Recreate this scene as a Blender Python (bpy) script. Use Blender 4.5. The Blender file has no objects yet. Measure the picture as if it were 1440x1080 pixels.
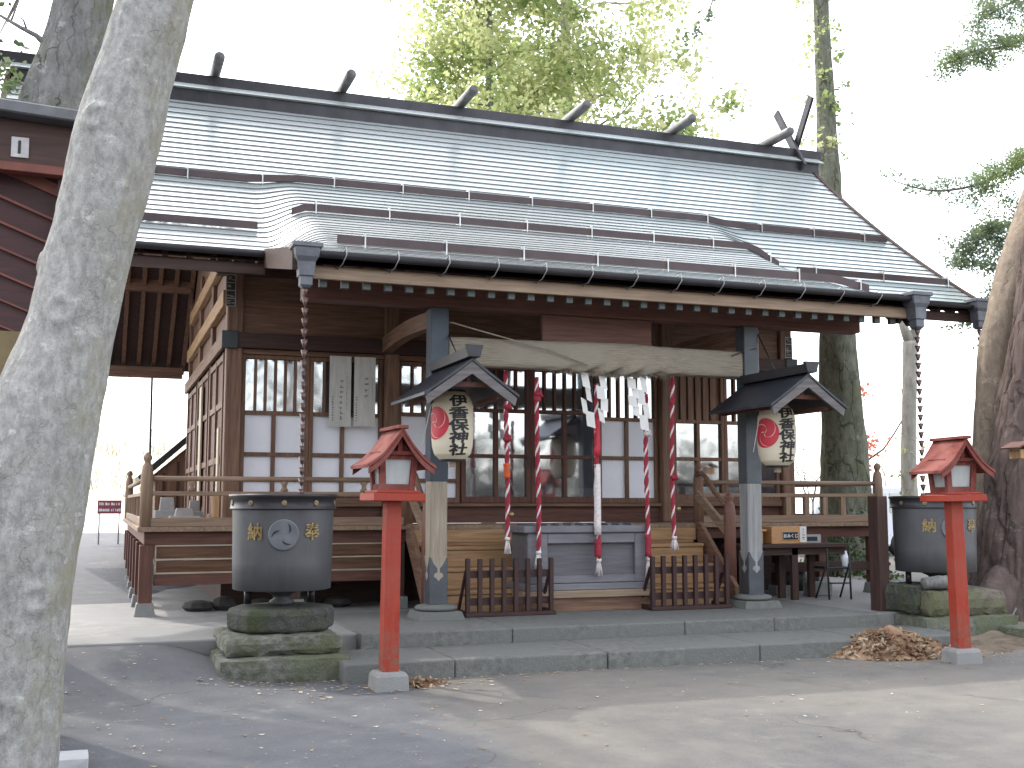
import bpy, bmesh, math, random
from mathutils import Vector, Matrix, noise
R = math.radians
random.seed(11)
scene = bpy.context.scene
COL = scene.collection
V = Vector

# ------------------------------------------------------------------ camera, sky, sun
cam_d = bpy.data.cameras.new('camera')
cam = bpy.data.objects.new('camera', cam_d)
COL.objects.link(cam)
cam.location = (0, 0, 1.55)
cam.rotation_euler = (R(96.0), 0, R(-20.0))
cam_d.sensor_width = 36.0
cam_d.lens = 36.0 * 1590 / 1440
cam_d.clip_end = 2000
scene.camera = cam
SUN_EL, SUN_AZ = 50.0, -27.0          # azimuth measured from +Y towards +X
sun_dir = V((math.sin(R(SUN_AZ)) * math.cos(R(SUN_EL)), math.cos(R(SUN_AZ)) * math.cos(R(SUN_EL)), math.sin(R(SUN_EL))))
sd = bpy.data.lights.new('sun', 'SUN')
sd.energy = 3.0
sd.angle = R(1.0)
sd.color = (1.0, 0.94, 0.84)
so = bpy.data.objects.new('sun', sd)
COL.objects.link(so)
so.rotation_euler = (-sun_dir).to_track_quat('-Z', 'Y').to_euler()
so.location = (0, 30, 40)
w = bpy.data.worlds.new('World')
scene.world = w
w.use_nodes = True
nt = w.node_tree
bg = nt.nodes['Background']
sky = nt.nodes.new('ShaderNodeTexSky')
sky.sky_type = 'NISHITA'
sky.sun_disc = False
sky.sun_elevation = R(SUN_EL)
sky.sun_rotation = R(SUN_AZ)
sky.air_density = 1.0
sky.dust_density = 2.5
sky.ozone_density = 0.6
hs = nt.nodes.new('ShaderNodeHueSaturation')
hs.inputs['Saturation'].default_value = 0.5
hs.inputs['Value'].default_value = 6.8
nt.links.new(sky.outputs[0], hs.inputs['Color'])
hz = nt.nodes.new('ShaderNodeMix')        # thin high haze whitens the whole dome
hz.data_type = 'RGBA'
hz.inputs[0].default_value = 0.42
nt.links.new(hs.outputs[0], hz.inputs[6])
hz.inputs[7].default_value = (13.8, 13.3, 12.7, 1)
nt.links.new(hz.outputs[2], bg.inputs[0])
bg.inputs[1].default_value = 0.15
scene.view_settings.view_transform = 'Standard'
scene.view_settings.look = 'None'
scene.view_settings.exposure = 0
scene.view_settings.gamma = 1

# ------------------------------------------------------------------ materials
_mc = {}
OPEN_AIR = {'roof_metal', 'step_stone', 'mossy_stone', 'dark_moss_stone', 'brown_stone', 'concrete', 'basin_bronze', 'vermilion', 'faded_red', 'wood_chips', 'leaf_dry',
            'leaf_lime', 'leaf_green', 'leaf_pine', 'hopper_copper', 'wood_pale_z', 'wood_palegrey_z', 'sheath_blue', 'sheath_grey', 'frosted_glass', 'soil', 'leaf_pale',
            'hood_metal', 'log_metal', 'pale_concrete', 'bark_pale', 'pavilion_red', 'pavilion_batten', 'wood_hood_x', 'straw', 'wood_fence_z', 'wood_fence_x', 'lantern_paper'}


def M(name, c1, c2=None, rough=0.7, scale=6.0, stretch=(1, 1, 1), bump=0.15, bscale=None, metal=0.0, spec=0.5,
      c3=None, big=0.6, trans=0.0, detail=6.0, lo=0.35, hi=0.68, grime=None):
    """noise-mottled surface: c1/c2 mixed by fine noise, c3 (stains, roof sheen) by a large noise"""
    if name in _mc:
        return _mc[name]
    m = bpy.data.materials.new(name)
    _mc[name] = m
    m.use_nodes = True
    t = m.node_tree
    n, L = t.nodes, t.links
    b = n['Principled BSDF']
    c2 = c2 or tuple(x * 0.6 for x in c1)
    if name in OPEN_AIR:          # outdoor colours darkened to offset the brightened sky
        c1, c2, c3 = [tuple(x * 0.78 for x in c) if c else None for c in (c1, c2, c3)]
    tc = n.new('ShaderNodeTexCoord')
    mp = n.new('ShaderNodeMapping')
    mp.inputs['Scale'].default_value = stretch
    L.new(tc.outputs['Object'], mp.inputs[0])
    nz = n.new('ShaderNodeTexNoise')
    nz.inputs['Scale'].default_value = scale
    nz.inputs['Detail'].default_value = detail
    nz.inputs['Roughness'].default_value = 0.6
    L.new(mp.outputs[0], nz.inputs['Vector'])
    rp = n.new('ShaderNodeValToRGB')
    rp.color_ramp.elements[0].position = lo
    rp.color_ramp.elements[1].position = hi
    rp.color_ramp.elements[0].color = (*c2, 1)
    rp.color_ramp.elements[1].color = (*c1, 1)
    L.new(nz.outputs['Fac'], rp.inputs[0])
    out = rp.outputs[0]
    n2 = n.new('ShaderNodeTexNoise')
    n2.inputs['Scale'].default_value = big
    n2.inputs['Detail'].default_value = 5
    L.new(tc.outputs['Object'], n2.inputs['Vector'])
    if c3:
        mx = n.new('ShaderNodeMix')
        mx.data_type = 'RGBA'
        r2 = n.new('ShaderNodeMapRange')
        r2.inputs[1].default_value = 0.42
        r2.inputs[2].default_value = 0.62
        L.new(n2.outputs['Fac'], r2.inputs[0])
        L.new(r2.outputs[0], mx.inputs[0])
        L.new(out, mx.inputs[6])
        mx.inputs[7].default_value = (*c3, 1)
        out = mx.outputs[2]
    if grime:
        z0, z1, gc = grime
        sx = n.new('ShaderNodeSeparateXYZ')
        L.new(tc.outputs['Object'], sx.inputs[0])
        r4 = n.new('ShaderNodeMapRange')
        for i_, k_ in enumerate((z0, z1, 1.15, 0.0)):
            r4.inputs[i_ + 1].default_value = k_
        L.new(sx.outputs['Z'], r4.inputs[0])
        n5 = n.new('ShaderNodeTexNoise')
        n5.inputs['Scale'].default_value = 22
        n5.inputs['Detail'].default_value = 10
        L.new(tc.outputs['Object'], n5.inputs['Vector'])
        mu = n.new('ShaderNodeMath')
        mu.operation = 'MULTIPLY'
        L.new(r4.outputs[0], mu.inputs[0])
        r5 = n.new('ShaderNodeMapRange')
        r5.inputs[1].default_value = .42
        r5.inputs[2].default_value = .66
        L.new(n5.outputs['Fac'], r5.inputs[0])
        ad = n.new('ShaderNodeMath')
        ad.operation = 'MULTIPLY_ADD'
        L.new(r5.outputs[0], mu.inputs[1])
        L.new(mu.outputs[0], ad.inputs[0])
        ad.inputs[1].default_value = 1
        sc_ = n.new('ShaderNodeMath')
        sc_.operation = 'MULTIPLY'
        L.new(r5.outputs[0], sc_.inputs[0])
        sc_.inputs[1].default_value = .16
        L.new(sc_.outputs[0], ad.inputs[2])
        mg = n.new('ShaderNodeMix')
        mg.data_type = 'RGBA'
        L.new(ad.outputs[0], mg.inputs[0])
        L.new(out, mg.inputs[6])
        mg.inputs[7].default_value = (*gc, 1)
        out = mg.outputs[2]
    L.new(out, b.inputs['Base Color'])
    b.inputs['Metallic'].default_value = metal
    b.inputs['Specular IOR Level'].default_value = spec
    r3 = n.new('ShaderNodeMapRange')
    r3.inputs[3].default_value = max(0.02, rough - 0.12)
    r3.inputs[4].default_value = min(1, rough + 0.12)
    L.new(n2.outputs['Fac'], r3.inputs[0])
    L.new(r3.outputs[0], b.inputs['Roughness'])
    if bump > 0:
        bp = n.new('ShaderNodeBump')
        bp.inputs['Strength'].default_value = min(1, bump)
        bp.inputs['Distance'].default_value = 0.02
        if bscale:
            n3 = n.new('ShaderNodeTexNoise')
            n3.inputs['Scale'].default_value = bscale
            n3.inputs['Detail'].default_value = 8
            L.new(mp.outputs[0], n3.inputs['Vector'])
            L.new(n3.outputs['Fac'], bp.inputs['Height'])
        else:
            L.new(nz.outputs['Fac'], bp.inputs['Height'])
        L.new(bp.outputs[0], b.inputs['Normal'])
    if trans:
        tb = n.new('ShaderNodeBsdfTranslucent')
        L.new(out, tb.inputs[0])
        ms = n.new('ShaderNodeMixShader')
        ms.inputs[0].default_value = trans
        L.new(b.outputs[0], ms.inputs[1])
        L.new(tb.outputs[0], ms.inputs[2])
        L.new(ms.outputs[0], n['Material Output'].inputs[0])
    return m


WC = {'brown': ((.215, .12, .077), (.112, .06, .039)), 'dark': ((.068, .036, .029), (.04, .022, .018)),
      'red': ((.14, .06, .043), (.08, .034, .025)), 'tan': ((.42, .26, .135), (.27, .155, .075)),
      'pale': ((.46, .39, .30), (.29, .24, .18)), 'rail': ((.29, .195, .132), (.175, .115, .078)),
      'grey': ((.135, .13, .14), (.098, .094, .103)), 'fascia': ((.30, .215, .15), (.20, .14, .095)),
      'fence': ((.07, .033, .03), (.04, .018, .017)), 'hood': ((.21, .19, .185), (.11, .10, .10)),
      'palegrey': ((.40, .40, .39), (.25, .25, .25))}


def wood(kind, axis='x', rough=0.65):
    st = {'x': (0.6, 9, 9), 'y': (9, 0.6, 9), 'z': (9, 9, 0.6)}[axis]
    a, b = WC[kind]
    return M('wood_%s_%s' % (kind, axis), a, b, rough=rough, scale=3.5, stretch=st, bump=0.25, spec=0.35)


roof_metal = M('roof_metal', (.69, .73, .725), (.58, .615, .61), rough=0.27, scale=1.8, stretch=(.35, 3, 3), bump=0.08, metal=0.38,
               c3=(.61, .71, .715), big=0.16, detail=10)  # blue-green patina and sky sheen mixed into the colour
roof_lip_shade = M('roof_lip_shade', (.17, .175, .185), (.12, .125, .13), rough=0.6, bump=0)  # dark tone stands in for the shadow gap under each course
dark_metal = M('dark_metal', (.045, .042, .048), (.028, .026, .03), rough=0.42, scale=4, bump=0.05, metal=0.4)
red_metal = M('guard_metal', (.07, .045, .045), (.045, .032, .034), rough=0.5, scale=4, bump=0.05, metal=0.3)
steel = M('bright_steel', (.5, .5, .5), (.35, .35, .35), rough=0.35, bump=0, metal=0.8)
copper_grey = M('hopper_copper', (.16, .165, .19), (.10, .105, .125), rough=0.45, scale=7, bump=0.08, metal=0.3)
chain_cop = M('chain_copper', (.16, .10, .085), (.08, .05, .045), rough=0.4, metal=0.6, bump=0)
sheath = M('sheath_blue', (.06, .078, .105), (.04, .05, .066), rough=0.45, scale=3, bump=0.04, metal=0.25)
sheath_d = M('sheath_grey', (.105, .115, .13), (.065, .07, .082), rough=0.45, scale=5, bump=0.05, metal=0.2)
stone = M('step_stone', (.215, .215, .198), (.118, .12, .11), rough=0.85, scale=16, bump=0.5, bscale=55, c3=(.165, .17, .158), big=1.4, detail=14)
stone_moss = M('mossy_stone', (.23, .23, .20), (.09, .095, .07), rough=0.95, scale=13, bump=0.9, bscale=45, c3=(.12, .135, .075), big=2.4, detail=14)
concrete = M('concrete', (.33, .325, .31), (.23, .225, .215), rough=0.88, scale=5, bump=0.25, bscale=50, c3=(.27, .27, .265), big=0.7)
basin_metal = M('basin_bronze', (.115, .118, .128), (.09, .093, .101), rough=0.5, scale=3.0, stretch=(5, 5, .45), bump=0.08, metal=0.3, c3=(.125, .125, .132), big=3, detail=12)
gold = M('gold_leaf', (.36, .26, .11), (.2, .145, .065), rough=0.35, scale=20, metal=0.6, bump=0)
gold_dull = M('gold_dull', (.30, .22, .11), (.10, .085, .06), rough=.5, scale=60, metal=.4, bump=0)
plaster = M('frosted_pane', (.86, .86, .91), (.76, .76, .82), rough=0.5, scale=1.6, bump=0.0, big=1.5)
red_post = M('vermilion', (.42, .046, .02), (.31, .031, .017), rough=0.6, scale=5, stretch=(7, 7, .5), bump=0.2, c3=(.36, .06, .038), big=2.5, detail=12, spec=.3, grime=(.1, .55, (.16, .085, .06)))
red_faded = M('faded_red', (.225, .056, .044), (.135, .034, .028), spec=.2, rough=0.85, scale=9, stretch=(3, 1, 3), bump=0.25, c3=(.27, .10, .085), big=4, detail=12)
paper_cream = M('lantern_paper', (.95, .86, .68), (.88, .79, .60), rough=0.6, scale=3, bump=0.0, trans=0.25)
paper_white = M('white_paper', (.82, .81, .78), (.74, .73, .70), rough=0.7, scale=4, bump=0.05, trans=0.2)
paper_old = M('notice_paper', (.58, .56, .52), (.44, .43, .40), rough=0.8, scale=3, stretch=(6, 6, 1), bump=0.05)
ink = M('ink', (.018, .017, .018), (.012, .012, .012), rough=0.6, bump=0)
ink_faint = M('faint_ink', (.17, .165, .16), (.22, .215, .2), rough=0.8, bump=0, scale=20)
crest_red = M('crest_red', (.50, .022, .045), (.44, .02, .04), rough=0.55, bump=0)
rope_red = M('rope_red', (.34, .028, .048), (.22, .02, .034), rough=0.9, scale=30, bump=0.4)
rope_white = M('rope_white', (.74, .68, .66), (.56, .50, .50), rough=0.9, scale=30, bump=0.4)
rope_orange = M('cloth_orange', (.62, .11, .03), (.5, .08, .03), rough=0.8, scale=12, bump=0.2)
straw = M('straw', (.43, .375, .30), (.26, .22, .165), rough=0.9, scale=4, stretch=(1.2, 22, 26), bump=0.7, spec=0.2, c3=(.37, .325, .26), big=2.0)
rock_bark = M('bark_lichen', (.50, .50, .49), (.19, .19, .185), rough=0.95, scale=34, stretch=(1, 1, .7), bump=1.0, bscale=60, c3=(.33, .32, .285), big=3.4, spec=0.15, detail=14, lo=.34, hi=.62)
bark_grey = M('bark_grey', (.24, .235, .225), (.10, .10, .095), rough=0.95, scale=8, stretch=(1, 1, .4), bump=0.9, bscale=26, c3=(.15, .155, .12), big=1.6, spec=0.15)
bark_dark = M('bark_dark', (.115, .10, .105), (.035, .03, .034), rough=0.95, scale=5, stretch=(1, 1, .22), bump=1.0, bscale=9, spec=0.2, lo=.42, hi=.6)
bark_pale = M('bark_pale', (.50, .47, .42), (.30, .28, .24), rough=0.9, scale=7, stretch=(1, 1, .4), bump=0.6, spec=0.2)  # paled to stand in for sky glare on far trunks
twig = M('twig', (.12, .10, .09), (.07, .06, .055), rough=0.9, bump=0)
leaf_lime = M('leaf_lime', (.50, .60, .24), (.24, .32, .10), rough=0.6, scale=0.8, bump=0, trans=0.65, c3=(.78, .78, .42), big=.7)  # leaf colour paled in place of backlight glare
leaf_green = M('leaf_green', (.065, .12, .03), (.035, .07, .022), rough=0.55, scale=1.5, bump=0, trans=0.35)
leaf_pine = M('leaf_pine', (.30, .38, .22), (.18, .24, .17), rough=0.6, scale=1.5, bump=0, trans=0.5, c3=(.24, .31, .11), big=.8)
leaf_red = M('leaf_red', (.72, .26, .18), (.58, .16, .11), rough=0.6, scale=2, bump=0, trans=0.55)
leaf_dry = M('leaf_dry', (.33, .22, .12), (.20, .12, .065), rough=0.9, scale=3, bump=0, c3=(.45, .36, .25), big=2)
chip = M('wood_chips', (.27, .145, .075), (.12, .06, .035), rough=0.95, scale=14, bump=0.9, bscale=30, c3=(.36, .23, .14), big=3)
pav_red = M('pavilion_red', (.06, .009, .010), (.032, .006, .006), rough=0.6, scale=4, stretch=(1, 9, 9), bump=0.15)
pav_line = M('pavilion_batten', (.22, .06, .038), (.13, .035, .025), rough=0.6, scale=4, bump=0.1)
ochre = M('ochre_wall', (.19, .14, .065), (.11, .08, .045), rough=0.9, scale=4, bump=0.3, c3=(.09, .085, .07), big=1.2)
black = M('black_rubber', (.015, .015, .016), (.01, .01, .01), rough=0.5, bump=0)
white_paint = M('white_paint', (.75, .77, .8), (.70, .72, .76), rough=0.3, bump=0)
car_white = M('van_paint', (.72, .75, .8), (.68, .71, .77), rough=0.25, bump=0)
sign_red = M('sign_maroon', (.27, .055, .075), (.22, .045, .06), rough=0.5, bump=0)
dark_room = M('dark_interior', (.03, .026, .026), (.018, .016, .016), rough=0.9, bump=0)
box_wood = M('box_wood', (.50, .27, .12), (.42, .22, .095), rough=0.5, scale=4, stretch=(8, 1, 8), bump=0.05)
frost = M('frosted_glass', (.55, .57, .56), (.42, .44, .44), rough=0.25, scale=2.5, stretch=(3, 3, 1), bump=0)


def glass_mat():
    m = bpy.data.materials.new('window_glass')
    m.use_nodes = True
    t = m.node_tree
    n, L = t.nodes, t.links
    out = n['Material Output']
    n.remove(n['Principled BSDF'])
    d = n.new('ShaderNodeBsdfDiffuse')
    d.inputs[0].default_value = (.045, .05, .062, 1)
    g = n.new('ShaderNodeBsdfGlossy')
    g.inputs[0].default_value = (.95, .97, 1, 1)
    g.inputs['Roughness'].default_value = 0.045
    tc = n.new('ShaderNodeTexCoord')
    nz = n.new('ShaderNodeTexNoise')
    nz.inputs['Scale'].default_value = 1.3
    L.new(tc.outputs['Object'], nz.inputs['Vector'])
    bp = n.new('ShaderNodeBump')
    bp.inputs['Strength'].default_value = 0.12
    bp.inputs['Distance'].default_value = 0.02
    L.new(nz.outputs['Fac'], bp.inputs['Height'])
    L.new(bp.outputs[0], g.inputs['Normal'])
    ms = n.new('ShaderNodeMixShader')
    ms.inputs[0].default_value = 0.46
    L.new(d.outputs[0], ms.inputs[1])
    L.new(g.outputs[0], ms.inputs[2])
    L.new(ms.outputs[0], out.inputs[0])
    return m


glass = glass_mat()


def asphalt_mat():
    m = bpy.data.materials.new('asphalt')
    m.use_nodes = True
    t = m.node_tree
    n, L = t.nodes, t.links
    b = n['Principled BSDF']
    tc = n.new('ShaderNodeTexCoord')
    sp = n.new('ShaderNodeSeparateXYZ')
    L.new(tc.outputs['Object'], sp.inputs[0])

    def noise_(s, d=6, r=.6):
        z = n.new('ShaderNodeTexNoise')
        z.inputs['Scale'].default_value = s
        z.inputs['Detail'].default_value = d
        z.inputs['Roughness'].default_value = r
        L.new(tc.outputs['Object'], z.inputs['Vector'])
        return z.outputs['Fac']

    def math_(op, a, b_=None):
        q = n.new('ShaderNodeMath')
        q.operation = op
        for i, x in enumerate((a, b_)):
            if x is None:
                continue
            if isinstance(x, (int, float)):
                q.inputs[i].default_value = x
            else:
                L.new(x, q.inputs[i])
        return q.outputs[0]

    def mapr(x, a, b_, c=0, d=1):
        q = n.new('ShaderNodeMapRange')
        for i, k in enumerate((a, b_, c, d)):
            q.inputs[i + 1].default_value = k
        L.new(x, q.inputs[0])
        return q.outputs[0]

    def mix(f, a, b_):
        q = n.new('ShaderNodeMix')
        q.data_type = 'RGBA'
        L.new(f, q.inputs[0]) if not isinstance(f, float) else setattr(q.inputs[0], 'default_value', f)
        for k, x in ((6, a), (7, b_)):
            if isinstance(x, tuple):
                q.inputs[k].default_value = (*x, 1)
            else:
                L.new(x, q.inputs[k])
        return q.outputs[2]
    fine = mapr(noise_(60, 4, .7), .35, .65)
    mid = mapr(noise_(3.0, 8), .38, .64)
    big = mapr(noise_(.55, 6), .4, .62)
    rough_p = mix(fine, (.108, .105, .102), (.168, .161, .152))      # old dusty paving
    rough_p = mix(mid, rough_p, (.178, .167, .15))
    rough_p = mix(math_('MULTIPLY', big, .7), rough_p, (.23, .21, .178))
    smooth = mix(fine, (.082, .086, .095), (.118, .123, .133))       # newer bluish asphalt
    smooth = mix(math_('MULTIPLY', mid, .6), smooth, (.14, .144, .152))
    # the newer patch lies to the left: x < 2.6 - (y-7)*.25 and wobble
    edge = math_('ADD', math_('ADD', sp.outputs['X'], math_('MULTIPLY', sp.outputs['Y'], -0.05)), math_('MULTIPLY', noise_(1.2, 4), .9))
    f = mapr(edge, 2.25, 2.75)
    col = mix(f, smooth, rough_p)
    # light scuffs and pale dust specks
    sc = mapr(noise_(5.5, 10, .75), .66, .74)
    col = mix(math_('MULTIPLY', sc, .55), col, (.46, .43, .38))
    st_ = mapr(noise_(1.1, 9, .7), .52, .68)
    col = mix(math_('MULTIPLY', st_, .45), col, (.07, .07, .072))
    st2 = mapr(noise_(2.3, 11, .72), .57, .66)
    col = mix(math_('MULTIPLY', st2, .5), col, (.26, .245, .215))
    # cracks
    vo = n.new('ShaderNodeTexVoronoi')
    vo.feature = 'DISTANCE_TO_EDGE'
    vo.inputs['Scale'].default_value = 0.33
    mpv = n.new('ShaderNodeMapping')
    wn = n.new('ShaderNodeTexNoise')
    wn.inputs['Scale'].default_value = 2.0
    wn.inputs['Detail'].default_value = 6
    L.new(tc.outputs['Object'], wn.inputs['Vector'])
    ad = n.new('ShaderNodeMix')
    ad.data_type = 'RGBA'
    ad.blend_type = 'ADD'
    ad.inputs[0].default_value = .6
    L.new(tc.outputs['Object'], ad.inputs[6])
    L.new(wn.outputs['Color'], ad.inputs[7])
    L.new(ad.outputs[2], vo.inputs['Vector'])
    cr = mapr(vo.outputs['Distance'], .0, .006, 1, 0)
    cr = math_('MULTIPLY', cr, mapr(noise_(.8, 3), .48, .6))
    col = mix(math_('MULTIPLY', cr, .75), col, (.05, .05, .05))
    col = mix(.2, col, (0, 0, 0))  # whole ground dimmed to offset the brightened sky
    L.new(col, b.inputs['Base Color'])
    b.inputs['Roughness'].default_value = 0.85
    b.inputs['Specular IOR Level'].default_value = 0.35
    bp = n.new('ShaderNodeBump')
    bp.inputs['Strength'].default_value = 0.5
    bp.inputs['Distance'].default_value = 0.01
    L.new(math_('ADD', noise_(90, 3), math_('MULTIPLY', mid, .4)), bp.inputs['Height'])
    L.new(bp.outputs[0], b.inputs['Normal'])
    return m


asphalt = asphalt_mat()


def bark2(name, light, mid, dark, patch, moss, s=22, crack=.7, zst=.4):
    light, mid, dark, patch, moss = [tuple(x * .8 for x in c) if c else None for c in (light, mid, dark, patch, moss)]  # bark dimmed as well, against the brightened sky
    m = bpy.data.materials.new(name)
    m.use_nodes = True
    t = m.node_tree
    n, L = t.nodes, t.links
    b = n['Principled BSDF']
    tc = n.new('ShaderNodeTexCoord')

    def mapped(st):
        q = n.new('ShaderNodeMapping')
        q.inputs['Scale'].default_value = st
        L.new(tc.outputs['Object'], q.inputs[0])
        return q.outputs[0]

    def nz(v, sc, d=10, r=.65):
        q = n.new('ShaderNodeTexNoise')
        q.inputs['Scale'].default_value = sc
        q.inputs['Detail'].default_value = d
        q.inputs['Roughness'].default_value = r
        L.new(v, q.inputs['Vector'])
        return q.outputs['Fac']

    def mr(x, a, c, lo=0, hi=1):
        q = n.new('ShaderNodeMapRange')
        for i_, k_ in enumerate((a, c, lo, hi)):
            q.inputs[i_ + 1].default_value = k_
        L.new(x, q.inputs[0])
        return q.outputs[0]

    def mm(op, a, c):
        q = n.new('ShaderNodeMath')
        q.operation = op
        for i_, x in enumerate((a, c)):
            if isinstance(x, (int, float)):
                q.inputs[i_].default_value = x
            else:
                L.new(x, q.inputs[i_])
        return q.outputs[0]

    def mix(f, a, c):
        q = n.new('ShaderNodeMix')
        q.data_type = 'RGBA'
        L.new(f, q.inputs[0])
        for k_, x in ((6, a), (7, c)):
            if isinstance(x, tuple):
                q.inputs[k_].default_value = (*x, 1)
            else:
                L.new(x, q.inputs[k_])
        return q.outputs[2]
    v1 = mapped((1, 1, zst))
    a_ = nz(v1, s, 12, .7)
    col = mix(mr(a_, .36, .62), mid, light)
    fine = nz(mapped((1, 1, .8)), s * 4.5, 6, .7)
    col = mix(mm('MULTIPLY', mr(fine, .56, .72), .75), col, dark)
    bigp = nz(tc.outputs['Object'], s * .16, 8, .6)
    col = mix(mm('MULTIPLY', mr(bigp, .5, .66), .7), col, patch)
    lich = mm('MULTIPLY', mr(nz(mapped((1, 1, 1.3)), s * .33, 12, .75), .58, .66), .8)
    col = mix(lich, col, tuple(min(1, x * 1.25 + .05) for x in light))
    vo = n.new('ShaderNodeTexVoronoi')
    vo.feature = 'DISTANCE_TO_EDGE'
    vo.inputs['Scale'].default_value = s * .42
    mp = n.new('ShaderNodeMapping')
    mp.inputs['Scale'].default_value = (1, 1, zst * .38)
    wv = n.new('ShaderNodeMix')
    wv.data_type = 'RGBA'
    wv.blend_type = 'ADD'
    wv.inputs[0].default_value = .22
    wn = n.new('ShaderNodeTexNoise')
    wn.inputs['Scale'].default_value = s * .5
    wn.inputs['Detail'].default_value = 6
    L.new(tc.outputs['Object'], wn.inputs['Vector'])
    L.new(tc.outputs['Object'], wv.inputs[6])
    L.new(wn.outputs['Color'], wv.inputs[7])
    L.new(wv.outputs[2], mp.inputs[0])
    L.new(mp.outputs[0], vo.inputs['Vector'])
    cr = mm('MULTIPLY', mr(vo.outputs['Distance'], 0, .05, 1, 0), mr(bigp, .38, .58))
    col = mix(mm('MULTIPLY', cr, crack), col, dark)
    if moss:
        ge = n.new('ShaderNodeNewGeometry')
        sp = n.new('ShaderNodeSeparateXYZ')
        L.new(ge.outputs['Normal'], sp.inputs[0])
        col = mix(mm('MULTIPLY', mr(sp.outputs['X'], .35, .9), mr(nz(tc.outputs['Object'], 5, 8), .42, .62)), col, moss)
    L.new(col, b.inputs['Base Color'])
    b.inputs['Roughness'].default_value = .95
    b.inputs['Specular IOR Level'].default_value = .15
    bp = n.new('ShaderNodeBump')
    bp.inputs['Strength'].default_value = .75
    bp.inputs['Distance'].default_value = .014
    hgt = mm('ADD', mm('ADD', a_, mm('MULTIPLY', fine, .5)), mm('MULTIPLY', cr, -1.4 * crack))
    L.new(hgt, bp.inputs['Height'])
    L.new(bp.outputs[0], b.inputs['Normal'])
    return m


rock_bark = bark2('bark_lichen_pale', (.45, .44, .415), (.265, .258, .24), (.105, .10, .09), (.31, .295, .26), (.30, .28, .205), 24, .22, .6)
bark_grey = bark2('bark_grey_rough', (.27, .265, .255), (.15, .15, .14), (.05, .05, .048), (.17, .165, .13), (.15, .16, .10), 14, .8, .4)
bark_ivy = bark2('bark_mossy', (.23, .23, .18), (.11, .115, .085), (.04, .042, .03), (.14, .155, .09), None, 10, .9, .4)
bark_tan = bark2('bark_sunlit_tan', (.34, .275, .21), (.22, .175, .135), (.10, .08, .065), (.27, .215, .16), None, 14, .4, .4)


bark_dark = bark2('bark_dark_furrow', (.16, .12, .105), (.10, .076, .07), (.03, .024, .023), (.125, .092, .08), None, 7.5, .8, .32)

# ------------------------------------------------------------------ mesh building
def wloc(o):
    p = V((0, 0, 0))
    while o is not None:
        p += V(o.location)
        o = o.parent
    return p


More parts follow.
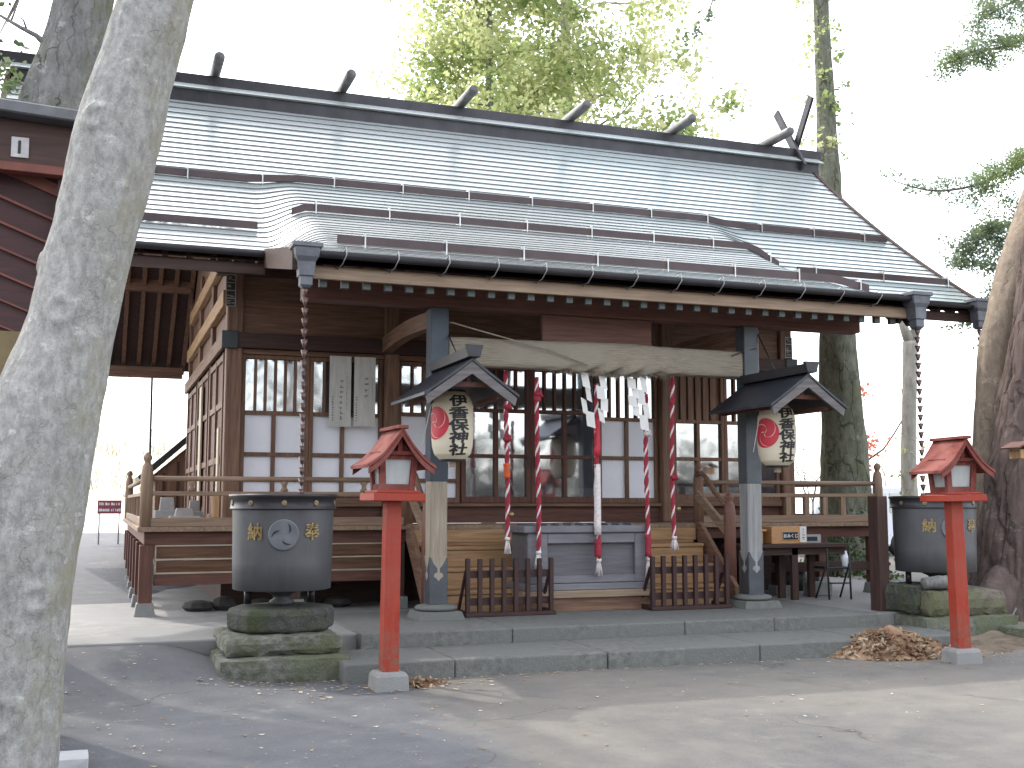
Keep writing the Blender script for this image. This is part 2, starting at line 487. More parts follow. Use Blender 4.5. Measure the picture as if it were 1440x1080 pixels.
class MB:
    def __init__(self):
        self.v, self.f, self.mi, self.sm = [], [], [], []

    def add(self, vs, fs, mi=0, sm=False):
        o = len(self.v)
        self.v += [tuple(p) for p in vs]
        for q in fs:
            self.f.append([i + o for i in q])
            self.mi.append(mi)
            self.sm.append(sm)
        return self

    def box(self, x0, x1, y0, y1, z0, z1, mi=0):
        return self.add([(x0, y0, z0), (x1, y0, z0), (x1, y1, z0), (x0, y1, z0), (x0, y0, z1), (x1, y0, z1), (x1, y1, z1), (x0, y1, z1)],
                        [(3, 2, 1, 0), (4, 5, 6, 7), (0, 1, 5, 4), (1, 2, 6, 5), (2, 3, 7, 6), (3, 0, 4, 7)], mi)

    def bar(self, p, q, wd, ht, up=(0, 0, 1), mi=0):
        p, q = V(p), V(q)
        d = (q - p).normalized()
        s = d.cross(V(up)).normalized()
        u = s.cross(d).normalized()
        vs = []
        for c in (p, q):
            for a, b in ((-1, -1), (1, -1), (1, 1), (-1, 1)):
                vs.append(c + s * a * wd / 2 + u * b * ht / 2)
        return self.add(vs, [(3, 2, 1, 0), (4, 5, 6, 7), (0, 1, 5, 4), (1, 2, 6, 5), (2, 3, 7, 6), (3, 0, 4, 7)], mi)

    def tube(self, pts, rad, n=8, mi=0, caps=True, sm=True, wob=0.0, wf=3.0, furrow=0.0, knots=()):
        pts = [V(p) for p in pts]
        if not isinstance(rad, (list, tuple)):
            rad = [rad] * len(pts)
        vs = []
        ref = V((0.13, 0.97, 0.2))
        for i, p in enumerate(pts):
            d = (pts[min(i + 1, len(pts) - 1)] - pts[max(i - 1, 0)])
            d = d.normalized() if d.length > 1e-9 else V((0, 0, 1))
            s = d.cross(ref)
            if s.length < 0.05:
                s = d.cross(V((1, 0, 0)))
            s.normalize()
            u = s.cross(d)
            for k in range(n):
                a = 2 * math.pi * k / n
                o = s * math.cos(a) + u * math.sin(a)
                r = rad[i]
                if wob:
                    r *= 1 + wob * noise.fractal(V((o.x * 1.2, o.y * 1.2, 0)) * 1.0 + p * wf * .4, 1.0, 2.0, 4)
                if furrow:
                    f_ = noise.noise(V((math.cos(a) * 5.5, math.sin(a) * 5.5, p.z * 1.1))) + .5 * noise.noise(V((math.cos(a) * 12, math.sin(a) * 12, p.z * 2.4 + 9)))
                    r -= furrow * max(0, 1 - abs(f_) * 3.2)
                for (kz, ka, kr, kh) in knots:
                    da = (a - ka + math.pi) % (2 * math.pi) - math.pi
                    dd = math.hypot(da * rad[i], p.z - kz) / kr
                    if dd < 2.2:
                        r += kh * (math.exp(-((dd - .75) / .35) ** 2) - .55 * math.exp(-(dd / .5) ** 2))
                vs.append(p + o * r)
        fs = []
        for i in range(len(pts) - 1):
            for k in range(n):
                a, b = i * n + k, i * n + (k + 1) % n
                fs.append((a, b, b + n, a + n))
        if caps:
            fs.append(tuple(range(n))[::-1])
            fs.append(tuple(range((len(pts) - 1) * n, len(pts) * n)))
        return self.add(vs, fs, mi, sm)

    def lathe(self, prof, c=(0, 0, 0), n=24, mi=0, sm=True, axis='z', caps=True):
        vs, fs = [], []
        for r, z in prof:
            for k in range(n):
                a = 2 * math.pi * k / n
                x, y = r * math.cos(a), r * math.sin(a)
                p = {'z': (x, y, z), 'y': (x, z, y), 'x': (z, x, y)}[axis]
                vs.append((p[0] + c[0], p[1] + c[1], p[2] + c[2]))
        for i in range(len(prof) - 1):
            for k in range(n):
                a, b = i * n + k, i * n + (k + 1) % n
                fs.append((a, b, b + n, a + n))
        if caps:
            fs.append(tuple(range(n)))
            fs.append(tuple(range((len(prof) - 1) * n, len(prof) * n)))
        return self.add(vs, fs, mi, sm)

    def prism(self, poly, o, U, Vv, N, d, mi=0):
        o, U, Vv, N = V(o), V(U), V(Vv), V(N)
        k = len(poly)
        vs = [o + U * a + Vv * b for a, b in poly] + [o + U * a + Vv * b + N * d for a, b in poly]
        fs = [tuple(range(k)), tuple(range(k, 2 * k))[::-1]] + [(i, (i + 1) % k, (i + 1) % k + k, i + k) for i in range(k)]
        return self.add(vs, fs, mi)

    def build(self, name, mats, parent=None, bevel=0.0, local=False, fix=True, seg=1):
        me = bpy.data.meshes.new(name)
        off = V((0, 0, 0)) if (local or parent is None) else wloc(parent)
        me.from_pydata([tuple(V(p) - off) for p in self.v], [], self.f)
        if not isinstance(mats, (list, tuple)):
            mats = [mats]
        for m in mats:
            me.materials.append(m)
        me.polygons.foreach_set('material_index', self.mi)
        me.polygons.foreach_set('use_smooth', self.sm)
        if fix:
            bm = bmesh.new()
            bm.from_mesh(me)
            bmesh.ops.recalc_face_normals(bm, faces=bm.faces)
            bm.to_mesh(me)
            bm.free()
        me.update()
        o = bpy.data.objects.new(name, me)
        COL.objects.link(o)
        o.parent = parent
        if bevel:
            b = o.modifiers.new('bevel', 'BEVEL')
            b.width = bevel
            b.segments = seg
            b.limit_method = 'ANGLE'
            b.angle_limit = R(40)
        return o


def pieces(name, mat, parent, boxes, bevel=0.0):
    out = []
    for bx_ in boxes:
        out.append(MB().box(*bx_).build(name, mat, parent, bevel=bevel))
    return out


def tag(o, label=None, cat=None, group=None, kind=None):
    if label:
        o['label'] = label
    if cat:
        o['category'] = cat
    if group:
        o['group'] = group
    if kind:
        o['kind'] = kind
    return o


def thing(name, label, cat, loc=(0, 0, 0), group=None):
    o = bpy.data.objects.new(name, None)
    o.empty_display_size = 0.2
    COL.objects.link(o)
    o.location = loc
    return tag(o, label, cat, group)


def kids(o):
    return [c for c in bpy.data.objects if c.parent == o]


def dup(o, parent=None):
    c = o.copy()
    COL.objects.link(c)
    c.parent = parent
    for k in kids(o):
        dup(k, c)
    return c


def glyphs(s, size, bold=0.0):
    """(verts2d, faces) of a string in the built-in font, centred on the origin"""
    cu = bpy.data.curves.new('lettering', 'FONT')
    cu.body = s
    cu.size = size
    cu.resolution_u = 3
    cu.align_x = 'CENTER'
    cu.align_y = 'CENTER'
    ob = bpy.data.objects.new('lettering', cu)
    COL.objects.link(ob)
    dg = bpy.context.evaluated_depsgraph_get()
    dg.update()
    me = ob.evaluated_get(dg).to_mesh()
    vs = [(v.co.x, v.co.y) for v in me.vertices]
    fs = [tuple(p.vertices) for p in me.polygons]
    ob.evaluated_get(dg).to_mesh_clear()
    bpy.data.objects.remove(ob)
    bpy.data.curves.remove(cu)
    if vs:
        x0, x1 = min(v[0] for v in vs), max(v[0] for v in vs)
        y0, y1 = min(v[1] for v in vs), max(v[1] for v in vs)
        vs = [(x - (x0 + x1) / 2, y - (y0 + y1) / 2) for x, y in vs]
    if not bold:
        return [(x, y, 0) for x, y in vs], fs
    av, af = [], []
    for k, (dx, dy) in enumerate(((0, 0), (1, 0), (-1, 0), (0, 1), (0, -1), (.7, .7), (-.7, .7), (.7, -.7), (-.7, -.7))):
        o = len(av)
        av += [(x + dx * bold, y + dy * bold, k) for x, y in vs]
        af += [tuple(i + o for i in f) for f in fs]
    return av, af


def qlag(p0, p1, p2):
    def f(t):
        (a, A), (b, B), (c, C) = p0, p1, p2
        return A * (t - b) * (t - c) / ((a - b) * (a - c)) + B * (t - a) * (t - c) / ((b - a) * (b - c)) + C * (t - a) * (t - b) / ((c - a) * (c - b))
    return f


def sstep(a, b, x):
    t = max(0.0, min(1.0, (x - a) / (b - a)))
    return t * t * (3 - 2 * t)


# ------------------------------------------------------------------ ground
def ground_z(x, y):
    left = 0.27 * sstep(9.2, 11.0, y) * sstep(1.6, .5, x)
    right = 0.16 * sstep(9.5, 12.5, y) * sstep(8.6, 9.6, x)
    back = 0.20 * sstep(11.2, 13.5, y)
    z = max(left, right, back)
    z += 0.62 * sstep(14, 29, y) * sstep(2.5, 0.8, x)
    z += 0.012 * noise.noise(V((x * .35, y * .35, 3.1)))
    far = max(0, max(abs(x - 5) - 40, y - 60))
    return z - 0.0


def grid_axis(vals):
    out = []
    for a, b, n in vals:
        out += [a + (b - a) * i / n for i in range(n)]
    out.append(vals[-1][1])
    return out


gx = grid_axis([(-400, -60, 6), (-60, -8, 14), (-8, 14, 88), (14, 60, 14), (60, 400, 6)])
gy = grid_axis([(-60, 0, 10), (0, 24, 96), (24, 60, 24), (60, 700, 8)])
g = MB()
g.add([(x, y, ground_z(x, y)) for y in gy for x in gx],
      [(j * len(gx) + i, j * len(gx) + i + 1, (j + 1) * len(gx) + i + 1, (j + 1) * len(gx) + i) for j in range(len(gy) - 1) for i in range(len(gx) - 1)], 0, True)
tag(g.build('ground', asphalt, fix=False), kind='structure')

# concrete apron under the shrine
a = MB()
a.box(-0.75, 11.9, 11.02, 21.6, -0.2, 0.285)
tag(a.build('concrete_apron', concrete, bevel=0.012), kind='structure')

# ------------------------------------------------------------------ stone steps
st = thing('stone_steps', 'two broad low grey stone steps in front of the shrine porch', 'steps', (5.4, 10.4, 0))
b = MB()
xs = [2.05, 3.05, 4.55, 6.2, 7.5, 8.75]
for i in range(len(xs) - 1):
    b.box(xs[i] + .003, xs[i + 1] - .003, 9.86 + random.uniform(-.006, .006), 10.83, -.1, .16 + random.uniform(-.004, .004))
b.build('lower_step', stone, st, bevel=0.018, seg=2)
b = MB()
xs = [2.4, 3.95, 5.9, 7.0, 8.4]
for i in range(len(xs) - 1):
    b.box(xs[i] + .003, xs[i + 1] - .003, 10.84 + random.uniform(-.006, .006), 12.0, -.1, .30)
for i, (x0, x1) in enumerate(((2.4, 4.4), (4.4, 6.4), (6.4, 8.4))):
    b.box(x0 + .003, x1 - .003, 12.005, 13.0, -.1, .30)
b.build('upper_step', stone, st, bevel=0.015, seg=2)

# ------------------------------------------------------------------ the shrine building
SH = thing('shrine_hall', 'brown timber shrine hall with grey ribbed metal roof and raised veranda', 'shrine', (5.5, 16.0, 0))
zm = qlag((13.3, 4.5), (15.5, 6.03), (17.7, 7.9))
zk = qlag((11.15, 4.06), (13.3, 4.85), (15.5, 6.06))
XL, XR, KL, KR = -1.45, 12.35, 1.76, 9.34
YE, YK, YR, YB = 13.3, 11.15, 17.7, 22.6


def kw(x):
    return sstep(KL, KL + .62, x) * sstep(KR, KR - .62, x)


def zroof(x, y):
    if y >= YE:
        m = zm(y)
        k = zk(y) if y < 15.6 else m
        d = max(0.0, k - m)
        return m + kw(x) * d
    e = 4.5 + (4.06 - 4.5) * (YE - y) / (YE - YK)
    return e + kw(x) * (zk(y) - e)


def roof_xs(y):
    if y < YE - 1e-6:
        x0, x1 = KL, KR
    else:
        x0, x1 = XL, XR
    xs = set([x0, x1])
    for i in range(60):
        x = x0 + (x1 - x0) * i / 59
        xs.add(round(x, 4))
    for i in range(15):
        xs.add(KL + .62 * i / 14)
        xs.add(KR - .62 * i / 14)
    return sorted(x for x in xs if x0 <= x <= x1)


rf = MB()
ys = []
y = 17.5
while y > YE + .07:
    ys.append(y)
    y -= 0.1405
ys.append(YE)
y = YE - 0.1405
while y > YK + .07:
    ys.append(y)
    y -= 0.14
ys.append(YK)
for i in range(len(ys) - 1):
    yt, yb = ys[i], ys[i + 1]
    xs = roof_xs((yt + yb) / 2)
    n = len(xs)
    vs = [(x, yt + .02, zroof(x, max(yt, YK)) + .006) for x in xs]
    jit = random.uniform(-.0015, .0015)
    LIP = .009 + .006 * sstep(13.2, 15.5, yb)
    vs += [(x, yb, zroof(x, yb) + LIP + jit) for x in xs]
    rf.add(vs, [(k, k + 1, n + k + 1, n + k) for k in range(n - 1)], 0, False)
    vs = [(x, yb, zroof(x, yb) + LIP + jit) for x in xs] + [(x, yb + .012, zroof(x, yb) + .001) for x in xs]
    rf.add(vs, [(k, k + 1, n + k + 1, n + k) for k in range(n - 1)], 1)
# rear slope
yr = [YR + (YB - YR) * i / 12 for i in range(13)]
rf.add([(x, yy, zm(2 * YR - yy)) for yy in yr for x in (XL, XR)], [(2 * i, 2 * i + 1, 2 * i + 3, 2 * i + 2) for i in range(12)], 0)
roof = rf.build('roof', [roof_metal, roof_lip_shade], SH, fix=False)
# boarded underside, 14 cm below the metal
un = MB()
uy = [YK + (YE - YK) * i / 6 for i in range(7)]
xs = roof_xs(12)
n = len(xs)
un.add([(x, yy, zroof(x, yy) - .13) for yy in uy for x in xs], [(j * n + i, j * n + i + 1, (j + 1) * n + i + 1, (j + 1) * n + i) for j in range(6) for i in range(n - 1)])
uy = [YE + (YR - YE) * i / 10 for i in range(11)]
xs = roof_xs(14)
n = len(xs)
un.add([(x, yy, zm(yy) - .13) for yy in uy for x in xs], [(j * n + i, j * n + i + 1, (j + 1) * n + i + 1, (j + 1) * n + i) for j in range(10) for i in range(n - 1)])
un.add([(x, yy, zm(2 * YR - yy) - .13) for yy in yr for x in (XL, XR)], [(2 * i, 2 * i + 1, 2 * i + 3, 2 * i + 2) for i in range(12)])
un.build('soffit', wood('dark', 'y'), roof, fix=False)
# bargeboards along both gable ends, porch side edges and eave edge strips
for x0 in (XL - .05, XR - .02):
    bb = MB()
    pts = [(yy, zm(yy)) for yy in [YE + (YR - YE) * i / 10 for i in range(11)]] + [(yy, zm(2 * YR - yy)) for yy in yr[1:]]
    for i in range(len(pts) - 1):
        (y0, z0), (y1, z1) = pts[i], pts[i + 1]
        bb.add([(x, yy, zz) for x in (x0, x0 + .07) for yy, zz in ((y0, z0 - .27), (y1, z1 - .27), (y1, z1 + .035), (y0, z0 + .035))],
               [(0, 1, 2, 3), (7, 6, 5, 4), (0, 1, 5, 4), (2, 3, 7, 6), (0, 3, 7, 4), (1, 2, 6, 5)])
    bb.build('bargeboard', wood('dark', 'y'), roof)
for x0 in (KL - .03, KR - .03):
    bb = MB()
    for i in range(6):
        y0, y1 = YK + (YE - YK) * i / 6, YK + (YE - YK) * (i + 1) / 6
        z0, z1 = zroof(KL, y0), zroof(KL, y1)
        bb.add([(x, yy, zz) for x in (x0, x0 + .06) for yy, zz in ((y0, z0 - .2), (y1, z1 - .2), (y1, z1 + .03), (y0, z0 + .03))],
               [(0, 1, 2, 3), (7, 6, 5, 4), (0, 1, 5, 4), (2, 3, 7, 6), (0, 3, 7, 4), (1, 2, 6, 5)])
    bb.build('porch_bargeboard', wood('dark', 'y'), roof)
# ridge
rd = MB()
rd.box(XL + .1, XR + .12, 17.44, 17.96, 7.62, 7.86)
rd.add([(x, yy, zz) for x in (XL + .02, XR + .2) for yy, zz in ((17.36, 7.862), (17.54, 7.985), (17.86, 7.985), (18.04, 7.862))],
       [(0, 1, 5, 4), (1, 2, 6, 5), (2, 3, 7, 6), (0, 1, 2, 3), (4, 5, 6, 7), (0, 3, 7, 4)], 1)
rd.box(XL - .35, XR + .28, 17.57, 17.83, 7.987, 8.16)
rd.build('ridge', [dark_metal, roof_metal], roof, bevel=.006)
for k in range(7):
    x = -0.53 + 2.01 * k
    q = MB()
    q.lathe([(.065, -.78), (.083, -.74), (.085, -.3), (.085, .3), (.083, .74), (.065, .78)], (x, 17.7, 8.24), 16, axis='y')
    q.build('ridge_log', M('log_metal', (.17, .165, .165), (.11, .105, .105), rough=.45, metal=.3, bump=.04), roof)
for s in (1, -1):
    q = MB()
    q.bar((12.12 + .05 * s, 17.7 + .35 * s, 7.75), (12.12 + .05 * s, 17.7 - .5 * s, 9.05), .05, .15, (0, 1, 0))
    q.build('ridge_fork', dark_metal, roof)
# snow guards: dark bars on the roof with pale brackets
for (x0, x1, yy, step) in ((-1.3, 12.2, 15.24, .98), (2.15, 9.25, 13.97, .95), (2.35, 9.3, 12.0, .93), (-1.3, 1.72, 13.86, 9), (9.5, 12.25, 13.86, 1.2)):
    q = MB()
    sx = [x0 + (x1 - x0) * i / 40 for i in range(41)]
    for i in range(40):
        za, zb = zroof(sx[i], yy) + .04, zroof(sx[i + 1], yy) + .04
        q.add([(x, y_, z_) for x, zz in ((sx[i], za), (sx[i + 1], zb)) for y_, z_ in ((yy, zz), (yy + .035, zz), (yy + .035, zz + .092), (yy, zz + .092))],
              [(0, 4, 7, 3), (3, 7, 6, 2), (0, 1, 5, 4), (1, 2, 6, 5)], 0)
    x = x0 + .3
    while x < x1:
        zz = zroof(x, yy)
        q.box(x - .008, x + .008, yy - .02, yy + .12, zz, zz + .17, 1)
        x += step
    q.build('snow_guard', [red_metal, steel], roof)
# porch eave: drip edge, gutter with hooks, tan fascia, rafters with metal caps, big beam
q = MB()
q.box(KL - .02, KR + .02, YK + .002, YK + .06, 4.03, 4.075)
q.build('eave_edge', dark_metal, roof)
q = MB()
prof = [(math.cos(a) * .05, math.sin(a) * .05) for a in [math.pi + math.pi * k / 8 for k in range(9)]]
q.prism(prof + [(.043, 0), (.036, -.025), (0, -.04), (-.036, -.025), (-.043, 0)], (KL - .02, YK - .055, 4.035), (0, 1, 0), (0, 0, 1), (1, 0, 0), KR - KL + .04)
q.build('gutter', dark_metal, roof)
for k in range(13):
    x = 2.25 + .54 * k
    q = MB()
    q.tube([(x, YK + .04, 4.06), (x, YK - .1, 4.1), (x, YK - .125, 4.02), (x - .03, YK - .06, 3.93), (x - .06, YK + .02, 3.915)], .006, 6)
    q.tube([(x - .06, YK - .0, 3.90), (x - .10, YK + .02, 3.93)], .01, 6, 1)
    q.build('gutter_hook', [steel, black], roof)
q = MB()
q.box(KL + .1, KR - .1, 11.22, 11.27, 3.80, 3.935)
q.build('fascia_board', wood('fascia', 'x'), roof, bevel=.004)
for k in range(32):
    x = 2.07 + .2265 * k
    q = MB()
    pts = [11.34, 12.0, 12.8, 13.6, 14.4]
    for i in range(4):
        q.bar((x, pts[i], zroof(x, pts[i]) - .225), (x, pts[i + 1], zroof(x, pts[i + 1]) - .225), .07, .09)
    rr = q.build('rafter', wood('red', 'y'), roof)
    q = MB()
    q.box(x - .038, x + .038, 11.30, 11.36, 3.735, 3.84)
    q.build('rafter_cap', M('cap_green', (.085, .095, .088), (.055, .062, .058), rough=.6, metal=.2, bump=.05), rr)
q = MB()
q.box(1.98, 9.1, 11.94, 12.16, 3.715, 3.945)
q.build('porch_beam', wood('red', 'x'), SH, bevel=.012)
# curved tie beams from the porch pillars back to the hall, and the front frog-leg block
for x in (3.49, 7.51):
    q = MB()
    for i in range(6):
        y0, y1 = 12.17 + 2.25 * i / 6, 12.17 + 2.25 * (i + 1) / 6
        f = lambda t: 3.60 + .05 * math.sin(math.pi * t)
        q.bar((x, y0, f(i / 6)), (x, y1, f((i + 1) / 6)), .13, .19)
    q.build('tie_beam', wood('brown', 'y'), SH)
q = MB()
q.box(4.75, 6.15, 12.02, 12.08, 3.36, 3.712)
q.build('porch_panel', wood('red', 'x'), SH)
# main eave (left and right of the porch): edge, gutter, rafters
for (x0, x1) in ((XL, KL), (KR, XR)):
    q = MB()
    q.box(x0, x1, YE - .005, YE + .05, 4.45, 4.51)
    q.prism(prof + [(.043, 0), (0, -.035), (-.043, 0)], (x0, YE - .06, 4.46), (0, 1, 0), (0, 0, 1), (1, 0, 0), x1 - x0)
    q.build('main_gutter', dark_metal, roof)
    q = MB()
    q.box(x0 + .05, x1, YE + .08, YE + .14, 4.24, 4.37)
    q.build('main_fascia', wood('dark', 'x'), roof)
k = 0
for x in [XL + .18 + .27 * i for i in range(12)] + [9.45 + .27 * i for i in range(11)]:
    q = MB()
    pts = [YE + .1, 14.4, 15.5, 16.6, 17.7]
    for i in range(4):
        q.bar((x, pts[i], zm(pts[i]) - .185), (x, pts[i + 1], zm(pts[i + 1]) - .185), .07, .11)
    pts = [17.7, 18.8, 19.9, 21.2, 22.55]
    for i in range(4):
        q.bar((x, pts[i], zm(35.4 - pts[i]) - .185), (x, pts[i + 1], zm(35.4 - pts[i + 1]) - .185), .07, .11)
    q.build('gable_rafter', wood('brown', 'y'), roof)
for (yy, zz) in ((17.7, 7.35), (20.6, 5.35), (14.6, 4.75), (22.3, 4.0)):
    pieces('purlin', wood('brown', 'x'), roof, [(XL + .1, 1.42, yy - .09, yy + .09, zz - .1, zz + .1), (9.72, XR - .1, yy - .09, yy + .09, zz - .1, zz + .1)])


# hopper heads with rain chains below
def hopper(x, yc, ztop, sc=1.0):
    q = MB()
    ring = lambda z, a, b: [(x - a, yc - b, z), (x + a, yc - b, z), (x + a, yc + b, z), (x - a, yc + b, z)]
    lv = [(ztop, .15, .13), (ztop - .045, .15, .13), (ztop - .05, .125, .115), (ztop - .14, .115, .105), (ztop - .19, .085, .085), (ztop - .33, .075, .08),
          (ztop - .335, .06, .065), (ztop - .42, .06, .065), (ztop - .45, .035, .04)]
    vs = []
    for z, a_, b_ in lv:
        vs += ring(z, a_ * sc, b_ * sc)
    fs = []
    for i in range(len(lv) - 1):
        for k in range(4):
            p, r_ = i * 4 + k, i * 4 + (k + 1) % 4
            fs.append((p, r_, r_ + 4, p + 4))
    fs += [(0, 1, 2, 3), tuple(range(len(vs) - 4, len(vs)))]
    q.add(vs, fs)
    return q.build('hopper_head', copper_grey, roof, bevel=.004)


hopper(1.86, 11.12, 4.12)
hopper(9.30, 11.12, 4.10)
hopper(12.2, 13.24, 4.56)
q = MB()
q.prism([(0, 0), (.55, .02), (.6, -.05), (.5, -.14), (.42, -.1), (.33, -.22), (.24, -.16), (.14, -.28), (.06, -.2), (0, -.25)], (KR - .04, YK + .03, 4.0), (0, 1, 0), (0, 0, 1), (1, 0, 0), .06)
q.build('eave_carving', dark_metal, roof)


def rain_chain(x, yc, ztop, zbot, label):
    q = MB()
    z = ztop
    q.tube([(x, yc, ztop), (x + .004, yc, zbot)], .004, 5)
    while z > zbot + .06:
        q.lathe([(.012, z - .075), (.02, z - .05), (.036, z), (.032, z - .003), (.016, z - .045)], (x, yc, 0), 10, caps=False)
        z -= .105
    o = q.build('rain_chain', chain_cop, fix=True)
    return tag(o, label, 'rain chain', 'cup rain chains below the eaves')


rain_chain(1.86, 11.12, 3.68, 1.58, 'copper cup rain chain hanging over the left bronze basin')
rain_chain(9.30, 11.12, 3.66, 1.58, 'thin rain chain hanging over the basin behind the right red lantern')
rain_chain(12.2, 13.24, 4.1, 1.2, 'far rain chain at the right end of the main eave beside dark trunk')
q = MB()
q.tube([(.88, 22.5, 4.05), (.9, 22.52, .3)], .022, 8)
tag(q.build('drain_pipe', black), 'thin dark drain pipe hanging below the rear left eave', 'pipe')

# porch pillars
for i, x in enumerate((3.5, 7.485)):
    pil = MB()
    pil.box(x - .098, x + .098, 11.952, 12.148, .44, 3.714)
    po = pil.build('pillar', wood('pale' if i == 0 else 'palegrey', 'z'), SH, bevel=.01)
    q = MB()
    q.box(x - .103, x + .103, 11.947, 12.153, 1.78, 3.714)
    q.build('upper_sheath', sheath if i == 0 else sheath_d, po, bevel=.008)
    q = MB()
    q.box(x - .104, x + .104, 11.946, 12.154, .45, .965)
    q.build('lower_sheath', sheath_d, po, bevel=.008)
    # ogee notch and heart showing the bare wood
    sh = [(-.105, .968), (-.085, .955), (-.06, .90), (-.035, .865), (-.014, .845), (-.012, .80), (-.045, .785), (-.052, .755), (-.02, .73), (0, .705)]
    poly = sh + [(-a_, b_) for a_, b_ in sh[::-1][1:]]
    for (o_, U, N) in (((x, 11.9445, 0), (1, 0, 0), (0, 1, 0)), ((x - .1055, 12.05, 0), (0, 1, 0), (1, 0, 0))):
        q = MB()
        q.prism(poly, o_, U, (0, 0, 1), N, .02)
        q.build('heart_inlay', wood('pale' if i == 0 else 'palegrey', 'z'), po)
    q = MB()
    q.lathe([(.15, .385), (.215, .39), (.235, .415), (.215, .44), (.15, .455)], (x, 12.05, 0), 28)
    q.add([(x - .26, 11.79, .3), (x + .26, 11.79, .3), (x + .26, 12.31, .3), (x - .26, 12.31, .3), (x - .23, 11.82, .385), (x + .23, 11.82, .385), (x + .23, 12.28, .385), (x - .23, 12.28, .385)],
          [(4, 5, 6, 7), (0, 1, 5, 4), (1, 2, 6, 5), (2, 3, 7, 6), (3, 0, 4, 7)])
    q.build('pillar_base', stone, po, bevel=.006)

# veranda deck
dk = MB()
for i in range(14):
    x0 = .42 + (10.54 - .42) * i / 14
    dk.box(x0 + .0015, .42 + (10.54 - .42) * (i + 1) / 14 - .0015, 13.38, 14.42, 1.225, 1.28)
dk.box(.42, 1.40, 14.425, 21.5, 1.225, 1.28)
dk.box(9.74, 10.54, 14.425, 21.5, 1.225, 1.28)
deck = dk.build('deck', wood('rail', 'y'), SH, bevel=.004)
pieces('deck_beam', wood('red', 'x'), deck, [(.5, 10.46, 13.5, 13.62, 1.075, 1.222), (.5, .62, 13.63, 21.4, 1.075, 1.222), (10.34, 10.46, 13.63, 21.4, 1.075, 1.222)], .006)
for x in (.53, 10.42):
    yy = 13.56
    while yy < 21.5:
        q = MB()
        q.box(x - .075, x + .075, yy - .075, yy + .075, .42, 1.074)
        q.build('deck_post', wood('red', 'z'), deck, bevel=.006)
        q = MB()
        q.add([(x + a_ * s, yy + b_ * s, z) for z, s in ((.28, .115), (.43, .09)) for a_, b_ in ((-1, -1), (1, -1), (1, 1), (-1, 1))],
              [(4, 5, 6, 7), (0, 1, 5, 4), (1, 2, 6, 5), (2, 3, 7, 6), (3, 0, 4, 7)])
        q.build('post_footing', concrete, deck, bevel=.008)
        yy += 1.27
for x in (2.2, 3.45, 7.7, 8.85):
    q = MB()
    q.box(x - .07, x + .07, 13.49, 13.63, .42, 1.074)
    q.build('deck_post', wood('dark', 'z'), deck)
    q = MB()
    q.box(x - .11, x + .11, 13.45, 13.67, .28, .425)
    q.build('post_footing', concrete, deck, bevel=.008)
# slatted skirt under the left half of the veranda
q = MB()
q.box(.62, 3.38, 13.52, 13.60, .62, .745)
q.build('skirt_beam', wood('red', 'x'), deck, bevel=.005)
q = MB()
for z0, z1 in ((.765, .895), (.925, 1.055)):
    q.add([(.64, 13.59, z0), (3.37, 13.59, z0), (3.37, 13.53, z1), (.64, 13.53, z1)], [(0, 1, 2, 3)], 0)
for z in (.755, .91, 1.066):
    q.box(.62, 3.38, 13.51, 13.60, z - .009, z + .009, 1)
q.box(.62, .638, 13.512, 13.6, .764, 1.057, 1)
q.build('skirt_louvre', [wood('brown', 'x'), wood('pale', 'x')], deck)
q = MB()
q.box(7.62, 10.34, 13.53, 13.59, .60, .73)
q.build('cross_rail', wood('dark', 'x'), deck)
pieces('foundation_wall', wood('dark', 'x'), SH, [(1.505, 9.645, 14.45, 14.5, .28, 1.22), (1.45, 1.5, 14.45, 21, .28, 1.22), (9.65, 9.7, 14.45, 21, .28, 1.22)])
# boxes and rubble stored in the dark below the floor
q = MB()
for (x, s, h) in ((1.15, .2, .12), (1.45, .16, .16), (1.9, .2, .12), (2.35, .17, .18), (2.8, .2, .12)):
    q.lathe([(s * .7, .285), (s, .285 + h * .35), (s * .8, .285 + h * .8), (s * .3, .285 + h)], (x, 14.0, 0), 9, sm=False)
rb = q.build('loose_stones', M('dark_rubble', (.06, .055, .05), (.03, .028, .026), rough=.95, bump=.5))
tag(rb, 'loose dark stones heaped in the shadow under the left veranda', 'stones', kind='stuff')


# railing
def newel(x, yy, z0, ztop, mat, r=.068, par=None):
    q = MB()
    h = ztop
    q.lathe([(r, z0), (r, h - .24), (r * .98, h - .235), (r * .80, h - .15), (r * .52, h - .125), (r * .5, h - .105), (r * .74, h - .07), (r * .7, h - .045), (r * .4, h - .015), (r * .1, h)], (x, yy, 0), 16)
    return q.build('newel_post', mat, par or rail)


def fin(p):
    return p


RZ = wood('rail', 'z')
rail = bpy.data.objects.new('railing', None)
COL.objects.link(rail)
rail.parent = SH
rail.location = V((5.5, 13.46, 1.28)) - wloc(SH)
pieces('base_rail', wood('rail', 'x'), rail, [(.47, 3.5, 13.42, 13.50, 1.282, 1.38), (7.6, 10.5, 13.42, 13.50, 1.282, 1.38), (.47, .55, 13.505, 21.2, 1.282, 1.38), (10.42, 10.5, 13.505, 21.2, 1.282, 1.38)], .006)
for (pa, pb) in (((.5, 13.46), (3.52, 13.46)), ((7.58, 13.46), (10.4, 13.46)), ((.51, 13.5), (.51, 21.2)), ((10.46, 13.5), (10.46, 21.2))):
    q = MB()
    q.tube([(*pa, 1.825), (*pb, 1.825)], .03, 12)
    q.build('top_rail', wood('rail', 'x' if pa[1] == pb[1] else 'y'), rail)
    q = MB()
    q.bar((*pa, 1.655), (*pb, 1.655), .055, .05)
    q.build('middle_rail', wood('rail', 'x' if pa[1] == pb[1] else 'y'), rail, bevel=.005)
